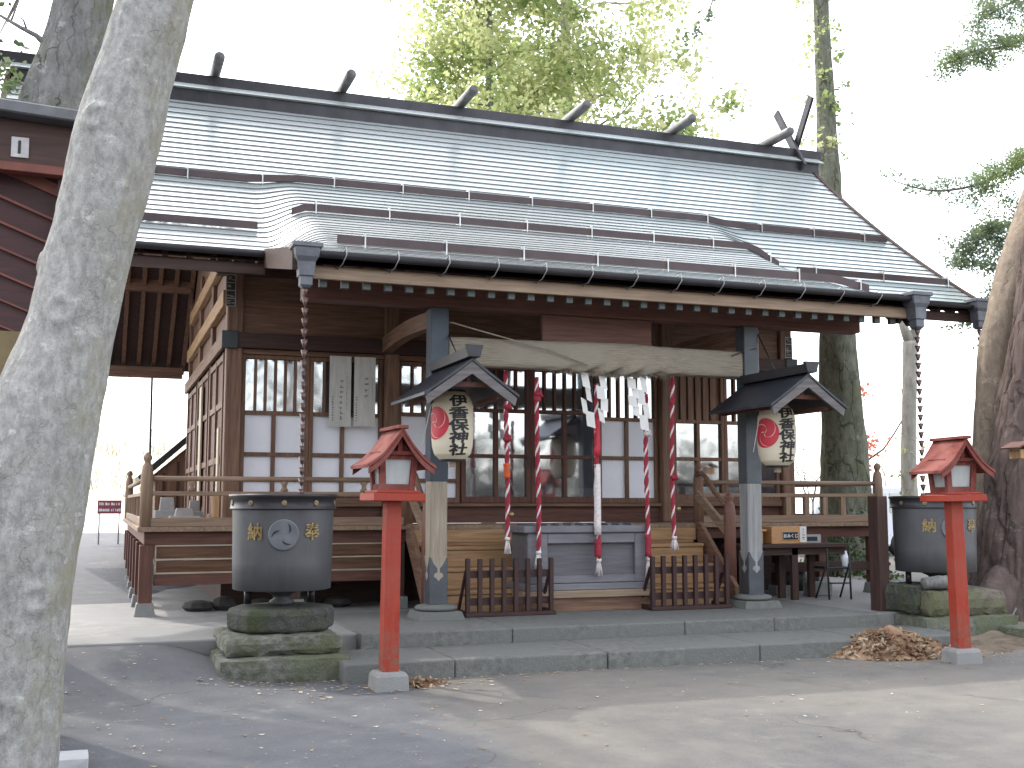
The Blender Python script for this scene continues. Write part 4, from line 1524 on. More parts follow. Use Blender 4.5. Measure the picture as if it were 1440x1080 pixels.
def paper_lantern(xc, yc, zc, label):
    L_ = thing('paper_lantern', label, 'lantern', (xc, yc, zc), 'paper lanterns by the porch pillars')
    q = MB()
    prof = []
    nz = 66
    for i in range(nz + 1):
        z = .35 - .70 * i / nz
        prof.append((lr(z) + .0022 * math.cos(i * math.pi), z))
    q.lathe(prof, (0, 0, 0), 56, 0)
    body = q.build('lantern_body', paper_cream, L_, local=True)

    def wrap(pts, az, eps):
        out = []
        for u, z, *e in pts:
            r = lr(z) + eps + (e[0] if e else 0)
            a_ = az + u / .222
            out.append((r * math.sin(a_), -r * math.cos(a_), z))
        return out
    # writing, one brush character below the other
    for k, ch in enumerate('伊香保神社'):
        vs, fs = glyphs(ch, .150, .0058)
        bm = bmesh.new()
        bv = [bm.verts.new((x_, y_, ly * .0001)) for x_, y_, ly in vs]
        for f_ in fs:
            try:
                bm.faces.new([bv[i_] for i_ in f_])
            except ValueError:
                pass
        for _ in range(2):
            bmesh.ops.subdivide_edges(bm, edges=[e for e in bm.edges if e.calc_length() > .018], cuts=1, use_grid_fill=False)
            bmesh.ops.triangulate(bm, faces=[f for f in bm.faces if len(f.verts) > 4])
        bm.verts.index_update()
        zz = .252 - .126 * k
        sl = random.uniform(-.08, .12)
        co = [((v.co.x + sl * v.co.y) * (1.5 + random.uniform(-.02, .02)), v.co.y * .86 + zz + .06 * v.co.x, v.co.z) for v in bm.verts]
        ff = [tuple(v.index for v in f.verts) for f in bm.faces]
        bm.free()
        q = MB()
        q.add(wrap(co, R(2), .0036), ff)
        q.build('writing', ink, body, local=True, fix=False)
    # three-comma crest
    q = MB()
    N, K = 48, 8
    vs = [(0, 0)]
    for j in range(1, K + 1):
        for k in range(N):
            a_ = 2 * math.pi * k / N
            vs.append((.172 * j / K * math.cos(a_), .172 * j / K * math.sin(a_)))
    fs = [(0, 1 + k, 1 + (k + 1) % N) for k in range(N)]
    for j in range(K - 1):
        for k in range(N):
            a0 = 1 + j * N + k
            b0 = 1 + j * N + (k + 1) % N
            fs.append((a0, b0, b0 + N, a0 + N))
    q.add(wrap([(x_, z_ + .02) for x_, z_ in vs], R(-70), .0036), fs, 0)
    for s in range(3):
        pa, pb = [], []
        for i in range(24):
            t = i / 23
            rr = .012 + .155 * t
            an_ = s * 2 * math.pi / 3 + .5 + 2.5 * t ** 1.15
            wd = .0135 * math.sin(math.pi * min(1, t * .75 + .22))
            c_ = (rr * math.cos(an_), rr * math.sin(an_))
            nrm = (math.cos(an_ + .75), math.sin(an_ + .75))
            pa.append((c_[0] + nrm[0] * wd, c_[1] + nrm[1] * wd + .02))
            pb.append((c_[0] - nrm[0] * wd, c_[1] - nrm[1] * wd + .02))
        q.add(wrap(pa + pb, R(-70), .0055), [(i, i + 1, 25 + i, 24 + i) for i in range(23)], 1)
    q.build('crest', [crest_red, paper_cream], body, local=True, fix=False)
    q = MB()
    q.lathe([(.135, .352), (.14, .36), (.14, .375), (.06, .378)], n=28)
    q.lathe([(.06, -.37), (.135, -.368), (.135, -.352)], n=28)
    q.build('lantern_ring', black, L_, local=True)
    q = MB()
    q.box(-.03, .03, -.03, .03, -.43, -.371)
    q.build('bottom_block', wood('pale', 'z'), L_, local=True)
    q = MB()
    q.tube([(0, 0, .37), (0, 0, .50)], .006, 6)
    q.tube([(-.12, 0, .36), (-.24, -.02, .2), (-.33, -.02, -.2)], .004, 5)
    q.build('hanger', rope_white, L_, local=True)


paper_lantern(3.45, 11.3, 2.35, 'cream paper lantern hanging beside the left porch pillar')
paper_lantern(7.39, 11.3, 2.33, 'cream paper lantern hanging beside the right porch pillar')

# ------------------------------------------------------------------ bronze basins on stone bases
def basin(loc, label, tilt):
    B = thing('rain_basin', label, 'basin', loc, 'bronze rain basins')
    q = MB()
    q.lathe([(.44, .145), (.455, .15), (.463, .40), (.470, .80), (.472, .90)], n=64, caps=False)
    q.lathe([(.44, .145), (.2, .14), (.001, .14)], n=64, caps=False)
    q.lathe([(.11, .0), (.115, .03), (.075, .06), (.09, .09), (.16, .12), (.17, .145)], n=32)
    body = q.build('basin_body', basin_metal, B, local=True)
    q = MB()
    q.lathe([(.473, .885), (.497, .89), (.50, .90), (.493, .905), (.493, .995), (.505, 1.0), (.51, 1.015), (.505, 1.03), (.47, 1.03), (.455, .98), (.455, .5), (.0, .49)], n=64, caps=False)
    q.build('rim', dark_metal, B, local=True)

    def onc(az, u, z, r):
        a_ = az + u / r
        return (r * math.sin(a_), -r * math.cos(a_), z)
    for ch, az in (('納', R(-33)), ('奉', R(33))):
        vs, fs = glyphs(ch, .165, .003)
        q = MB()
        az_ = az + tilt
        k = len(vs)
        zz = .69
        q.add([onc(az_, x_, y_ + zz, .4785 + .0002 * ly) for x_, y_, ly in vs], fs, 0)
        for o_ in range(0):
            pass
        q.build('gold_character', gold, B, local=True, fix=False)
    # raised crest disc
    q = MB()
    N = 40
    ring = [(1.0, 0.0), (1.0, .016), (.94, .022), (0.0, .022)]
    vs, fs = [], []
    for rr, h in ring:
        for k in range(N):
            a_ = 2 * math.pi * k / N
            vs.append(onc(tilt, .142 * rr * math.cos(a_), .66 + .142 * rr * math.sin(a_), .468 + h))
    for j in range(3):
        for k in range(N):
            fs.append((j * N + k, j * N + (k + 1) % N, (j + 1) * N + (k + 1) % N, (j + 1) * N + k))
    q.add(vs, fs, 0)
    for s in range(3):
        pa, pb = [], []
        for i in range(14):
            t = i / 13
            rr = .055 + .055 * t
            an_ = s * 2 * math.pi / 3 + .3 + .95 * t
            wd = .011 * math.sin(math.pi * (t * .9 + .08))
            for lst, sg in ((pa, 1), (pb, -1)):
                lst.append(onc(tilt, (rr + sg * wd) * math.cos(an_), .66 + (rr + sg * wd) * math.sin(an_), .4922))
        q.add(pa + pb, [(i, i + 1, 15 + i, 14 + i) for i in range(13)], 1)
    q.build('crest_disc', [M('disc_metal', (.14, .15, .165), (.11, .118, .13), rough=.45, metal=.3, bump=.04), ink], B, local=True, fix=False)
    for az in (R(-72), R(-37), R(0), R(36), R(72)):
        q = MB()
        vs = []
        for rr, h in ((1, 0), (1, .006), (.6, .008)):
            for k in range(14):
                a_ = 2 * math.pi * k / 14
                vs.append(onc(az + tilt, .026 * rr * math.cos(a_), .948 + .026 * rr * math.sin(a_), .4935 + h))
        q.add(vs, [(j * 14 + k, j * 14 + (k + 1) % 14, (j + 1) * 14 + (k + 1) % 14, (j + 1) * 14 + k) for j in range(2) for k in range(14)] + [tuple(range(28, 42))])
        q.build('gold_crest', gold_dull, B, local=True, fix=False)
    for x_ in (-.3, .3):
        q = MB()
        q.tube([(x_, .12, .0), (x_, .12, .15)], .035, 8)
        q.build('basin_leg', dark_metal, B, local=True)
    return B


def rough_block(mb, x0, x1, y0, y1, z0, z1, amp=.02, n=16, seed=0, mi=0):
    """a weathered stone block with chipped edges"""
    vs, fs, idx = [], [], {}
    def vert(i, j, k):
        key = (i, j, k)
        if key not in idx:
            x, y_, z = x0 + (x1 - x0) * i / n, y0 + (y1 - y0) * j / n, z0 + (z1 - z0) * k / 3
            e = sum((i in (0, n), j in (0, n), k in (0, 3)))
            c = V(((x0 + x1) / 2, (y0 + y1) / 2, (z0 + z1) / 2))
            p = V((x, y_, z))
            d = (p - c)
            d = V((math.copysign(1, d.x) if i in (0, n) else 0, math.copysign(1, d.y) if j in (0, n) else 0, math.copysign(1, d.z) if k in (0, 3) else 0))
            s = .55 * noise.fractal(p * 4 + V((seed, 0, 0)), 1, 2, 4) + .5 * noise.fractal(p * 16 + V((seed, 3, 0)), 1, 2, 3)
            p = p + d * (amp * s - (amp * .7 * (1 + noise.noise(p * 9)) if e >= 2 else 0))
            idx[key] = len(vs)
            vs.append(p)
        return idx[key]
    for i in range(n):
        for j in range(n):
            for k in (0, 3):
                fs.append((vert(i, j, k), vert(i + 1, j, k), vert(i + 1, j + 1, k), vert(i, j + 1, k)))
        for k in range(3):
            for j in (0, n):
                fs.append((vert(i, j, k), vert(i + 1, j, k), vert(i + 1, j, k + 1), vert(i, j, k + 1)))
            for j in range(1):
                for ii in (0, n):
                    fs.append((vert(ii, i, k), vert(ii, i + 1, k), vert(ii, i + 1, k + 1), vert(ii, i, k + 1)))
    mb.add(vs, fs, mi, False)


dark_stone = M('dark_moss_stone', (.11, .112, .10), (.04, .044, .034), rough=.95, scale=13, bump=.9, bscale=45, detail=14, c3=(.065, .08, .04), big=3)
wet_stone = M('brown_stone', (.23, .20, .15), (.11, .095, .072), rough=.9, scale=12, bump=.8, bscale=45, detail=14, c3=(.13, .13, .07), big=3)
pd = thing('basin_pedestal', 'mossy tiered stone pedestal under the left bronze basin', 'pedestal', (1.62, 10.6, 0), 'stone basin pedestals')
q = MB()
rough_block(q, 1.02, 2.17, 10.12, 11.25, -.05, .20, .02, seed=1)
q.build('lower_stone', stone_moss, pd)
q = MB()
rough_block(q, 1.08, 2.13, 10.3, 11.3, .19, .37, .03, seed=5)
q.build('middle_stone', stone_moss, pd)
q = MB()
q.lathe([(.44, .365), (.50, .39), (.51, .53), (.485, .58), (.40, .59), (0, .592)], (1.66, 10.92, 0), 8, sm=False)
q.build('upper_stone', dark_stone, pd, bevel=.02, seg=2)
basin((1.66, 10.92, .60), 'dark bronze rain basin on mossy stone left of the steps', R(-8))
pd = thing('basin_pedestal', 'brown mossy stone pedestal under the right bronze basin', 'pedestal', (9.4, 11.0, 0), 'stone basin pedestals')
q = MB()
rough_block(q, 8.72, 10.05, 10.45, 11.6, -.05, .27, .02, seed=8)
q.build('lower_stone', stone_moss, pd)
q = MB()
rough_block(q, 8.80, 9.95, 10.5, 11.5, .26, .56, .04, seed=12)
q.build('middle_stone', wet_stone, pd)
q = MB()
rough_block(q, 8.72, 9.3, 10.62, 11.4, .30, .60, .03, seed=15)
q.build('dark_corner_stone', dark_stone, pd)
basin((9.38, 11.05, .60), 'dark bronze rain basin partly behind the right red lantern', R(-14))
q = MB()
q.tube([(8.82, 10.60, .64), (9.0, 10.58, .655), (9.2, 10.57, .645), (9.38, 10.58, .63)], [.06, .07, .066, .055], 12, wob=.25, wf=6)
tag(q.build('log', bark_grey), 'short weathered grey log lying on the right stone pedestal', 'log')
q = MB()
q.box(8.66, 8.80, 11.15, 11.35, .15, 1.63)
tag(q.build('wooden_post', wood('dark', 'z'), bevel=.01), 'dark square wooden post standing left of the right basin', 'post')

# ------------------------------------------------------------------ red votive lanterns
def red_lantern(loc, rz, label, tilt):
    Lr = thing('red_lantern', label, 'lantern post', loc, 'red wooden lantern posts')
    q = MB()
    q.add([(s * a_, s2 * a_, z) for z, a_ in ((-.06, .145), (.11, .135), (.145, .115)) for s, s2 in ((-1, -1), (1, -1), (1, 1), (-1, 1))],
          [(i * 4 + k, i * 4 + (k + 1) % 4, i * 4 + 4 + (k + 1) % 4, i * 4 + 4 + k) for i in range(2) for k in range(4)] + [(8, 9, 10, 11)])
    q.build('concrete_foot', concrete, Lr, bevel=.01, local=True)
    q = MB()
    q.add([(s * a_, s2 * a_, z) for z, a_ in ((.14, .070), (1.565, .064)) for s, s2 in ((-1, -1), (1, -1), (1, 1), (-1, 1))],
          [(0, 1, 5, 4), (1, 2, 6, 5), (2, 3, 7, 6), (3, 0, 4, 7), (4, 5, 6, 7)])
    q.build('post', red_post, Lr, bevel=.006, local=True)
    q = MB()
    q.box(-.225, .225, -.225, .225, 1.565, 1.63)
    q.box(-.19, .19, -.19, .19, 1.631, 1.655)
    q.build('tray', red_post, Lr, bevel=.005, local=True)
    # tapered glazed box
    z0, z1 = 1.655, 1.97
    a0, a1 = .125, .145
    hs_ = MB()
    for s in (-1, 1):
        for s2 in (-1, 1):
            hs_.bar((s * a0, s2 * a0, z0), (s * a1, s2 * a1, z1), .05, .05, (0, 1, 0))
    for z, a_ in ((z0 + .02, a0), (z1 - .02, a1)):
        for s in (-1, 1):
            hs_.bar((-a_, s * (a_ + .002), z), (a_, s * (a_ + .002), z), .04, .065)
            hs_.bar((s * (a_ + .001), -a_, z), (s * (a_ + .001), a_, z), .04, .063)
    house = hs_.build('lantern_house', red_faded, Lr, local=True)
    for k in range(4):
        q = MB()
        c, s = round(math.cos(k * math.pi / 2)), round(math.sin(k * math.pi / 2))
        pts = [(-a0 + .02, -a0 + .004, z0 + .03), (a0 - .02, -a0 + .004, z0 + .03), (a1 - .02, -a1 + .004, z1 - .03), (-a1 + .02, -a1 + .004, z1 - .03)]
        q.add([(x_ * c - y_ * s, x_ * s + y_ * c, z) for x_, y_, z in pts], [(0, 1, 2, 3)])
        q.build('frosted_pane', frost, house, local=True, fix=False)
    # curved gable roof, ridge running front to back
    q = MB()
    for s in (-1, 1):
        vs = []
        K = 8
        for k in range(K + 1):
            t = k / K
            x_ = s * .30 * t
            z = 2.185 - .32 * t - .042 * math.sin(math.pi * t)
            for yy, dz in ((-.27, 0), (.27, 0)):
                vs += [(x_, yy, z), (x_, yy, z - .028)]
        fs = []
        for k in range(K):
            o = 4 * k
            fs += [(o, o + 2, o + 6, o + 4), (o + 1, o + 5, o + 7, o + 3), (o, o + 4, o + 5, o + 1), (o + 2, o + 3, o + 7, o + 6)]
        fs.append((4 * K, 4 * K + 2, 4 * K + 3, 4 * K + 1))
        q.add(vs, fs)
    rt = q.build('lantern_roof', red_faded, Lr, local=True)
    q = MB()
    q.box(-.045, .045, -.285, .285, 2.17, 2.20)
    q.build('roof_ridge', red_faded, rt, bevel=.004, local=True)
    for yy in (-.262, .242):
        q = MB()
        for s in (-1, 1):
            poly = []
            K = 6
            top = [(s * .285 * k / K, 2.157 - .32 * k / K - .042 * math.sin(math.pi * k / K)) for k in range(K + 1)]
            poly = top + [(a_, b_ - .05) for a_, b_ in top[::-1]]
            q.prism(poly, (0, yy, 0), (1, 0, 0), (0, 0, 1), (0, 1, 0), .02)
        q.build('roof_bargeboard', red_faded, rt, local=True)
    q = MB()
    for yy in (-.2, .18):
        q.box(-.135, .135, yy, yy + .02, 1.955, 1.985)
        q.box(-.02, .02, yy + .002, yy + .018, 1.985, 2.10)
    q.prism([(-.12, 1.97), (.12, 1.97), (0, 2.10)], (0, -.15, 0), (1, 0, 0), (0, 0, 1), (0, 1, 0), .3, 0)
    q.build('gable_strut', red_faded, rt, local=True)
    Lr.rotation_euler = (tilt[0], tilt[1], rz)
    return Lr


red_lantern((2.345, 9.48, 0), R(3), 'red wooden lantern post left of the steps, standing by the mossy pedestal', (0, R(.6)))
red_lantern((7.97, 9.07, 0), R(-7), 'red wooden lantern post right of the steps, beside the wood chip heap', (0, R(-.9)))

# ------------------------------------------------------------------ right side: table, boxes, chair, bag, van
tb = thing('side_table', 'dark wooden table in front of the right veranda', 'table', (8.9, 13.0, .28))
q = MB()
q.box(7.75, 9.42, 12.75, 13.22, .965, 1.015)
q.build('table_top', wood('dark', 'x'), tb, bevel=.004)
for (x, yy) in ((8.62, 12.85), (9.1, 13.17), (7.82, 12.85), (8.62, 13.15)):
    q = MB()
    q.box(x - .045, x + .045, yy - .03, yy + .03, .287, .964)
    q.build('leg', wood('dark', 'z'), tb)
q = MB()
q.box(7.8, 9.4, 12.82, 12.86, .87, .96)
q.build('apron_rail', wood('dark', 'x'), tb)
bx = thing('fortune_box', 'orange wooden box with black name plate on the side table', 'box', (8.53, 12.95, 1.015))
q = MB()
q.box(8.27, 8.80, 12.82, 13.1, 1.017, 1.24)
q.build('body', box_wood, bx, bevel=.004)
q = MB()
q.box(8.43, 8.675, 12.812, 12.819, 1.065, 1.175)
q.box(8.44, 8.665, 12.8085, 12.8115, 1.073, 1.167, 1)
pl = q.build('name_plate', [wood('pale', 'x'), ink], bx)
vs, fs = glyphs('おみくじ', .056, .0014)
q = MB()
q.add([(8.553 + x_, 12.8075 - .0002 * ly, 1.12 + y_) for x_, y_, ly in vs], fs)
q.build('lettering', white_paint, pl, fix=False)
q = MB()
q.box(8.70, 8.80, 12.812, 12.818, 1.035, 1.24)
for (dx, z, w_, h_) in ((0, 1.2, .008, .02), (0, 1.165, .02, .006), (.004, 1.13, .018, .012), (0, 1.095, .02, .015), (0, 1.07, .012, .006)):
    q.box(8.75 + dx - w_, 8.75 + dx + w_, 12.8095, 12.8118, z - h_ / 2, z + h_ / 2, 1)
q.build('price_card', [paper_white, ink_faint], bx)
q = MB()
q.box(7.98, 8.16, 12.85, 13.05, 1.017, 1.18)
q.box(7.95, 8.2, 12.82, 13.08, 1.181, 1.205)
tag(q.build('small_box', box_wood, bevel=.004), 'small brown lidded box half hidden behind the right pillar', 'box')
q = MB()
q.box(8.86, 9.12, 12.95, 13.0, 1.017, 1.13)
q.box(8.90, 9.06, 12.943, 12.949, 1.045, 1.10, 1)
tag(q.build('framed_card', [wood('palegrey', 'x'), black]), 'low grey framed card right of the orange box on the table', 'card')
ch = thing('folding_chair', 'thin dark metal folding chair with white backrest by the right veranda', 'chair', (9.2, 12.75, .285))
for (pa, pb) in (((9.02, 12.66, .29), (9.04, 12.72, .96)), ((9.33, 12.62, .29), (9.36, 12.68, .98)), ((9.05, 13.0, .29), (9.03, 12.68, .8)), ((9.42, 12.98, .29), (9.38, 12.66, .85))):
    q = MB()
    q.tube([pa, pb], .013, 8)
    q.build('leg', black, ch)
q = MB()
q.box(9.03, 9.38, 12.68, 13.0, .68, .71)
q.build('seat', black, ch, bevel=.01)
q = MB()
q.tube([(9.42, 12.9, .9), (9.44, 12.88, .8), (9.445, 12.88, .62)], [.05, .055, .03], 10)
q.build('backrest', white_paint, ch)
q = MB()
q.tube([(9.05, 12.7, .5), (9.35, 12.66, .5)], .01, 6)
q.build('stretcher', black, ch)
q = MB()
q.lathe([(.02, .29), (.21, .32), (.27, .45), (.25, .6), (.14, .7), (.03, .72)], (9.25, 13.9, 0), 18)
q.tube([(9.1, 13.85, .68), (9.2, 13.83, .8), (9.35, 13.85, .68)], .015, 6)
tag(q.build('black_bag', black), 'round black bag lying under the right veranda', 'bag')
bl = thing('planter_box', 'grey block standing on the paving behind the folding chair', 'box', (9.65, 13.1, .285))
q = MB()
q.box(9.15, 9.5, 13.25, 13.45, .287, .47)
q.build('body', concrete, bl, bevel=.01)

vn = thing('parked_van', 'white van parked beyond the right veranda, seen through the railing', 'van', (18.4, 24.5, .2))
q = MB()
prof_ = [(-1.7, .45), (-1.7, 1.25), (-1.45, 1.35), (-1.1, 1.95), (1.6, 1.98), (1.68, 1.5), (1.7, .45)]
q.prism(prof_, (18.2, 24.0, 0), (1, 0, 0), (0, 0, 1), (0, 1, 0), 1.5)
q.build('body', car_white, vn, bevel=.06, seg=3)
for (x0, x1) in ((-.95, -.2), (-.1, .7), (.8, 1.5)):
    q = MB()
    q.box(18.2 + x0, 18.2 + x1, 23.985, 23.998, 1.3, 1.8)
    q.build('window', glass, vn, bevel=.004)
for x in (-1.15, 1.1):
    wv = MB()
    wv.lathe([(.2, -.09), (.31, -.08), (.31, .08), (.2, .09)], (18.2 + x, 24.08, .5), 20, axis='y')
    whl = wv.build('wheel', black, vn)
    q = MB()
    q.lathe([(.18, -.1), (.05, -.105)], (18.2 + x, 24.08, .5), 16, axis='y')
    q.build('hubcap', steel, whl)

# ------------------------------------------------------------------ left: pavilion, sign, block
pv = thing('wash_pavilion', 'dark red painted pavilion gable at the far left behind the pale trunk', 'pavilion', (-2.2, 8.8, 0))
q = MB()
q.prism([(-4.6, 4.32), (-.12, 4.10), (-.12, 4.185), (-4.6, 4.405)], (0, 7.95, 0), (1, 0, 0), (0, 0, 1), (0, 1, 0), 1.6)
q.build('roof', M('pav_roof', (.13, .13, .14), (.085, .085, .09), rough=.45, metal=.4, bump=.05), pv, bevel=.01)
q = MB()
q.prism([(-4.5, 3.9), (-.2, 3.82), (-.2, 4.10), (-4.5, 4.30)], (0, 8.1, 0), (1, 0, 0), (0, 0, 1), (0, 1, 0), .12)
q.build('fascia_beam', wood('dark', 'x'), pv)
q = MB()
q.prism([(-4.5, 3.83), (-.2, 3.755), (-.2, 3.815), (-4.5, 3.895)], (0, 8.07, 0), (1, 0, 0), (0, 0, 1), (0, 1, 0), .1)
q.build('picture_rail', pav_line, pv, bevel=.004)
q = MB()
q.box(-4.5, -.2, 8.28, 8.34, 2.70, 4.2)
q.build('gable_boarding', pav_red, pv)
for i in range(7):
    z = 3.80 - .175 * i if i else 3.84
    q = MB()
    ht = .08 if i == 0 else .018 - .001 * i
    q.bar((-4.4, 8.262, z + 1.47 * (1 if i else .99)), (-.22, 8.262, z - .19 + .0), .03, ht)
    q.build('batten', pav_line, pv)
q = MB()
q.box(-4.5, -.42, 8.2, 8.36, .05, 2.695)
q.build('wall', ochre, pv)
q = MB()
q.box(-.335, -.2, 8.15, 8.4, .05, 3.75)
q.build('corner_post', wood('dark', 'z'), pv)
q = MB()
q.box(-.635, -.525, 8.085, 8.099, 3.86, 4.0)
q.box(-.592, -.574, 8.078, 8.0845, 3.885, 3.975, 1)
q.build('vent_plate', [M('plate_white', (.5, .48, .48), bump=0), ink], pv, bevel=.003)

sg = thing('red_sign', 'maroon sign board with two rows of white writing beyond the path', 'sign', (.25, 24, .7))
q = MB()
q.box(-.01, .44, 24, 24.03, 1.335, 1.60)
bd = q.build('sign_board', sign_red, sg)
q = MB()
random.seed(5)
for z in (1.53, 1.41):
    x = .02
    while x < .41:
        if not (.2 < x < .235):
            q.box(x, x + random.uniform(.012, .03), 23.994, 23.999, z - .028, z + random.uniform(.015, .03))
        x += random.uniform(.022, .04)
q.build('writing', white_paint, bd)
for x in (.03, .40):
    q = MB()
    q.tube([(x, 24.05, .6), (x, 24.05, 1.58)], .015, 6)
    q.build('sign_post', steel, sg)
q = MB()
rough_block(q, -.25, .0, 7.22, 7.5, -.02, .07, .006, n=5, seed=3)
tag(q.build('kerb_block', M('pale_concrete', (.55, .55, .55), (.45, .45, .45), rough=.8, bump=.2)), 'pale concrete block on the ground at the foot of the front trunk', 'block')

# ------------------------------------------------------------------ vegetation
def spline(nodes, per=10):
    """Catmull-Rom through (x,y,z,r) nodes"""
    P = [V(n_) for n_ in [nodes[0]] + list(nodes) + [nodes[-1]]]
    out = []
    P = [V((*p[:3], 0)).to_4d() if False else p for p in P]
    for i in range(1, len(P) - 2):
        for k in range(per):
            t = k / per
            p0, p1, p2, p3 = P[i - 1], P[i], P[i + 1], P[i + 2]
            out.append(.5 * ((2 * p1) + (p2 - p0) * t + (2 * p0 - 5 * p1 + 4 * p2 - p3) * t * t + (3 * p1 - p0 - 3 * p2 + p3) * t ** 3))
    out.append(P[-2])
    return out


def trunk_mb(nodes, n=40, per=14, wob=.12, wf=3.0, furrow=0.0, knots=()):
    s = spline(nodes, per)
    q = MB()
    q.tube([p[:3] for p in s], [p[3] for p in s], n, wob=wob, wf=wf, furrow=furrow, knots=knots)
    return q


def leaf(q, p, size, mi=0, droop=0.0):
    d = V((random.gauss(0, 1), random.gauss(0, 1), random.gauss(0, .6) - droop))
    if d.length < .01:
        return
    d.normalize()
    s = d.cross(V((random.gauss(0, 1), random.gauss(0, 1), random.gauss(0, 1))))
    if s.length < .05:
        return
    s.normalize()
    L_ = size * random.uniform(.6, 1.3)
    w_ = L_ * random.uniform(.28, .45)
    q.add([p, p + d * L_ * .5 + s * w_, p + d * L_, p + d * L_ * .5 - s * w_], [(0, 1, 2, 3)], mi)


def grow(q, lv, p, d, ln, r, depth, tips, spread=.75, up=.15, n=5):
    """a branch and its forks; collects tip points"""
    pts, rad = [p.copy()], [r]
    seg = 4
    for i in range(seg):
        d = (d + V((random.gauss(0, .14), random.gauss(0, .14), random.gauss(0, .12) + up * .25))).normalized()
        p = p + d * ln / seg
        pts.append(p.copy())
        rad.append(r * (1 - .45 * (i + 1) / seg))
    q.tube(pts, rad, n, caps=False)
    if depth == 0:
        tips.append(p)
        tips.append(pts[2])
        return
    k = random.choice((2, 3, 3))
    for j in range(k):
        i = seg if j == 0 else random.randint(2, seg)
        nd = (d + V((random.gauss(0, spread), random.gauss(0, spread), random.gauss(0, spread * .6) + up))).normalized()
        grow(q, lv, pts[i], nd, ln * random.uniform(.55, .8), rad[i] * .75, depth - 1, tips, spread, up, max(3, n - 1))


def crown_from(tips, per, size, rad, droop=.2):
    q = MB()
    for t in tips:
        k = int(per * random.uniform(.3, 1.5))
        c = t + V((random.gauss(0, rad * .4),) * 1 + (random.gauss(0, rad * .4), random.gauss(0, rad * .3)))
        rr = rad * random.uniform(.5, 1.2)
        for _ in range(k):
            leaf(q, c + V((random.gauss(0, rr * .5), random.gauss(0, rr * .5), random.gauss(0, rr * .35))), size, droop=droop)
    return q


random.seed(21)
# front left pale trunk
T = thing('leaning_tree', 'large pale lichen-covered trunk leaning across the left foreground', 'tree', (-.42, 6.2, 0))
nd_ = [(-.47, 6.2, -.1, .36), (-.43, 6.2, .1, .315), (-.40, 6.2, .35, .295), (-.37, 6.2, .87, .285), (-.315, 6.2, 1.5, .283), (-.24, 6.2, 2.03, .272), (-.145, 6.2, 2.45, .232), (-.06, 6.2, 2.91, .222),
       (.05, 6.2, 3.53, .238), (.13, 6.2, 3.9, .215), (.21, 6.2, 4.27, .202), (.42, 6.3, 5.3, .19), (.5, 6.4, 6.6, .17)]
nd_ = [(x_ - .015, y_, z_, r_ * .94) for x_, y_, z_, r_ in nd_]
trunk_mb(nd_, 160, 34, .07, 5.0, .003, [(1.25, 1.2, .09, .018), (2.2, .5, .07, .02), (3.2, 1.9, .06, .016), (.75, .3, .11, .02), (1.7, 5.4, .1, .02), (2.75, .1, .06, .02), (.55, 4.6, .1, .018), (1.1, 4.2, .07, .014), (2.5, 4.9, .08, .014), (3.5, 5.2, .07, .014)]).build('trunk', rock_bark, T)
q, tips = MB(), []
for k in range(4):
    grow(q, 0, V((.45, 6.35, 5.9 + .2 * k)), V((math.cos(k * 1.6), math.sin(k * 1.6), .9)), 1.6, .09, 3, tips, .6, .3)
q.build('limb', bark_grey, T, fix=False)
crown_from(tips, 14, .11, .35).build('crown', leaf_green, T, fix=False)  # unseen crown above the frame, added for its shadows
# second trunk behind the pavilion, crown above the frame throws the shade over the left paving
T = thing('tall_tree', 'grey trunk standing behind the red pavilion at upper left', 'tree', (-1.2, 11.5, .2))
nd_ = [(-1.35, 11.5, .1, .42), (-1.2, 11.5, 1.2, .36), (-.95, 11.5, 3.2, .32), (-.58, 11.5, 5.25, .285), (-.40, 11.5, 6.04, .265), (-.32, 11.5, 6.5, .262), (-.1, 11.6, 8.2, .22), (.1, 11.7, 10.5, .15)]
trunk_mb(nd_, 56, 14, .13, 3.5).build('trunk', bark_grey, T)
q, tips = MB(), []
for k in range(9):
    grow(q, 0, V((-.1 + .02 * k, 11.6, 8.3 + .32 * k)), V((math.cos(k * 2.4), math.sin(k * 2.4), .35)), 2.2, .085, 3, tips, .6, .12)
q.build('limb', bark_grey, T, fix=False)
q = MB()
q.tube([(-.52, 11.5, 5.9), (-.62, 11.45, 5.95), (-.72, 11.4, 6.02), (-.86, 11.4, 6.08), (-1.1, 11.4, 6.2)], [.05, .04, .025, .02, .012], 6)
q.tube([(-.8, 11.4, 6.05), (-.84, 11.4, 6.16), (-.9, 11.4, 6.2)], [.014, .01, .004], 5)
q.tube([(-.95, 11.4, 6.12), (-.9, 11.4, 6.3), (-.88, 11.4, 6.36)], [.012, .008, .004], 5)
q.build('limb', bark_grey, T, fix=False)
for _ in range(60):  # leaf masses out of view, added to shade the left paving
    tips.append(V((random.uniform(-7.5, -1.6), random.uniform(13.5, 21), random.uniform(8.2, 13))))
for _ in range(34):  # sparse unseen masses above the roof, added to dapple the front paving
    tips.append(V((random.uniform(-1.2, 4.5), random.uniform(12.2, 15.2), random.uniform(9.2, 11))))
cr_ = crown_from(tips, 16, .15, .6)
lq = MB()
for t_ in tips[-94:]:
    lq.tube([(-.1, 11.6, 8.4), (t_.x * .5, (t_.y + 11.6) / 2, max(8.9, t_.z - .6)), tuple(t_)], [.05, .03, .008], 4)
lq.build('bough', bark_grey, T, fix=False)
cr_.build('crown', leaf_green, T, fix=False)
lt = [V((-.95 + random.uniform(-.25, .12), 11.4 + random.uniform(-.2, .2), 5.5 + random.uniform(-.15, .2))) for _ in range(10)]
crown_from(lt, 22, .07, .14).build('leaves', leaf_pine, T, fix=False)


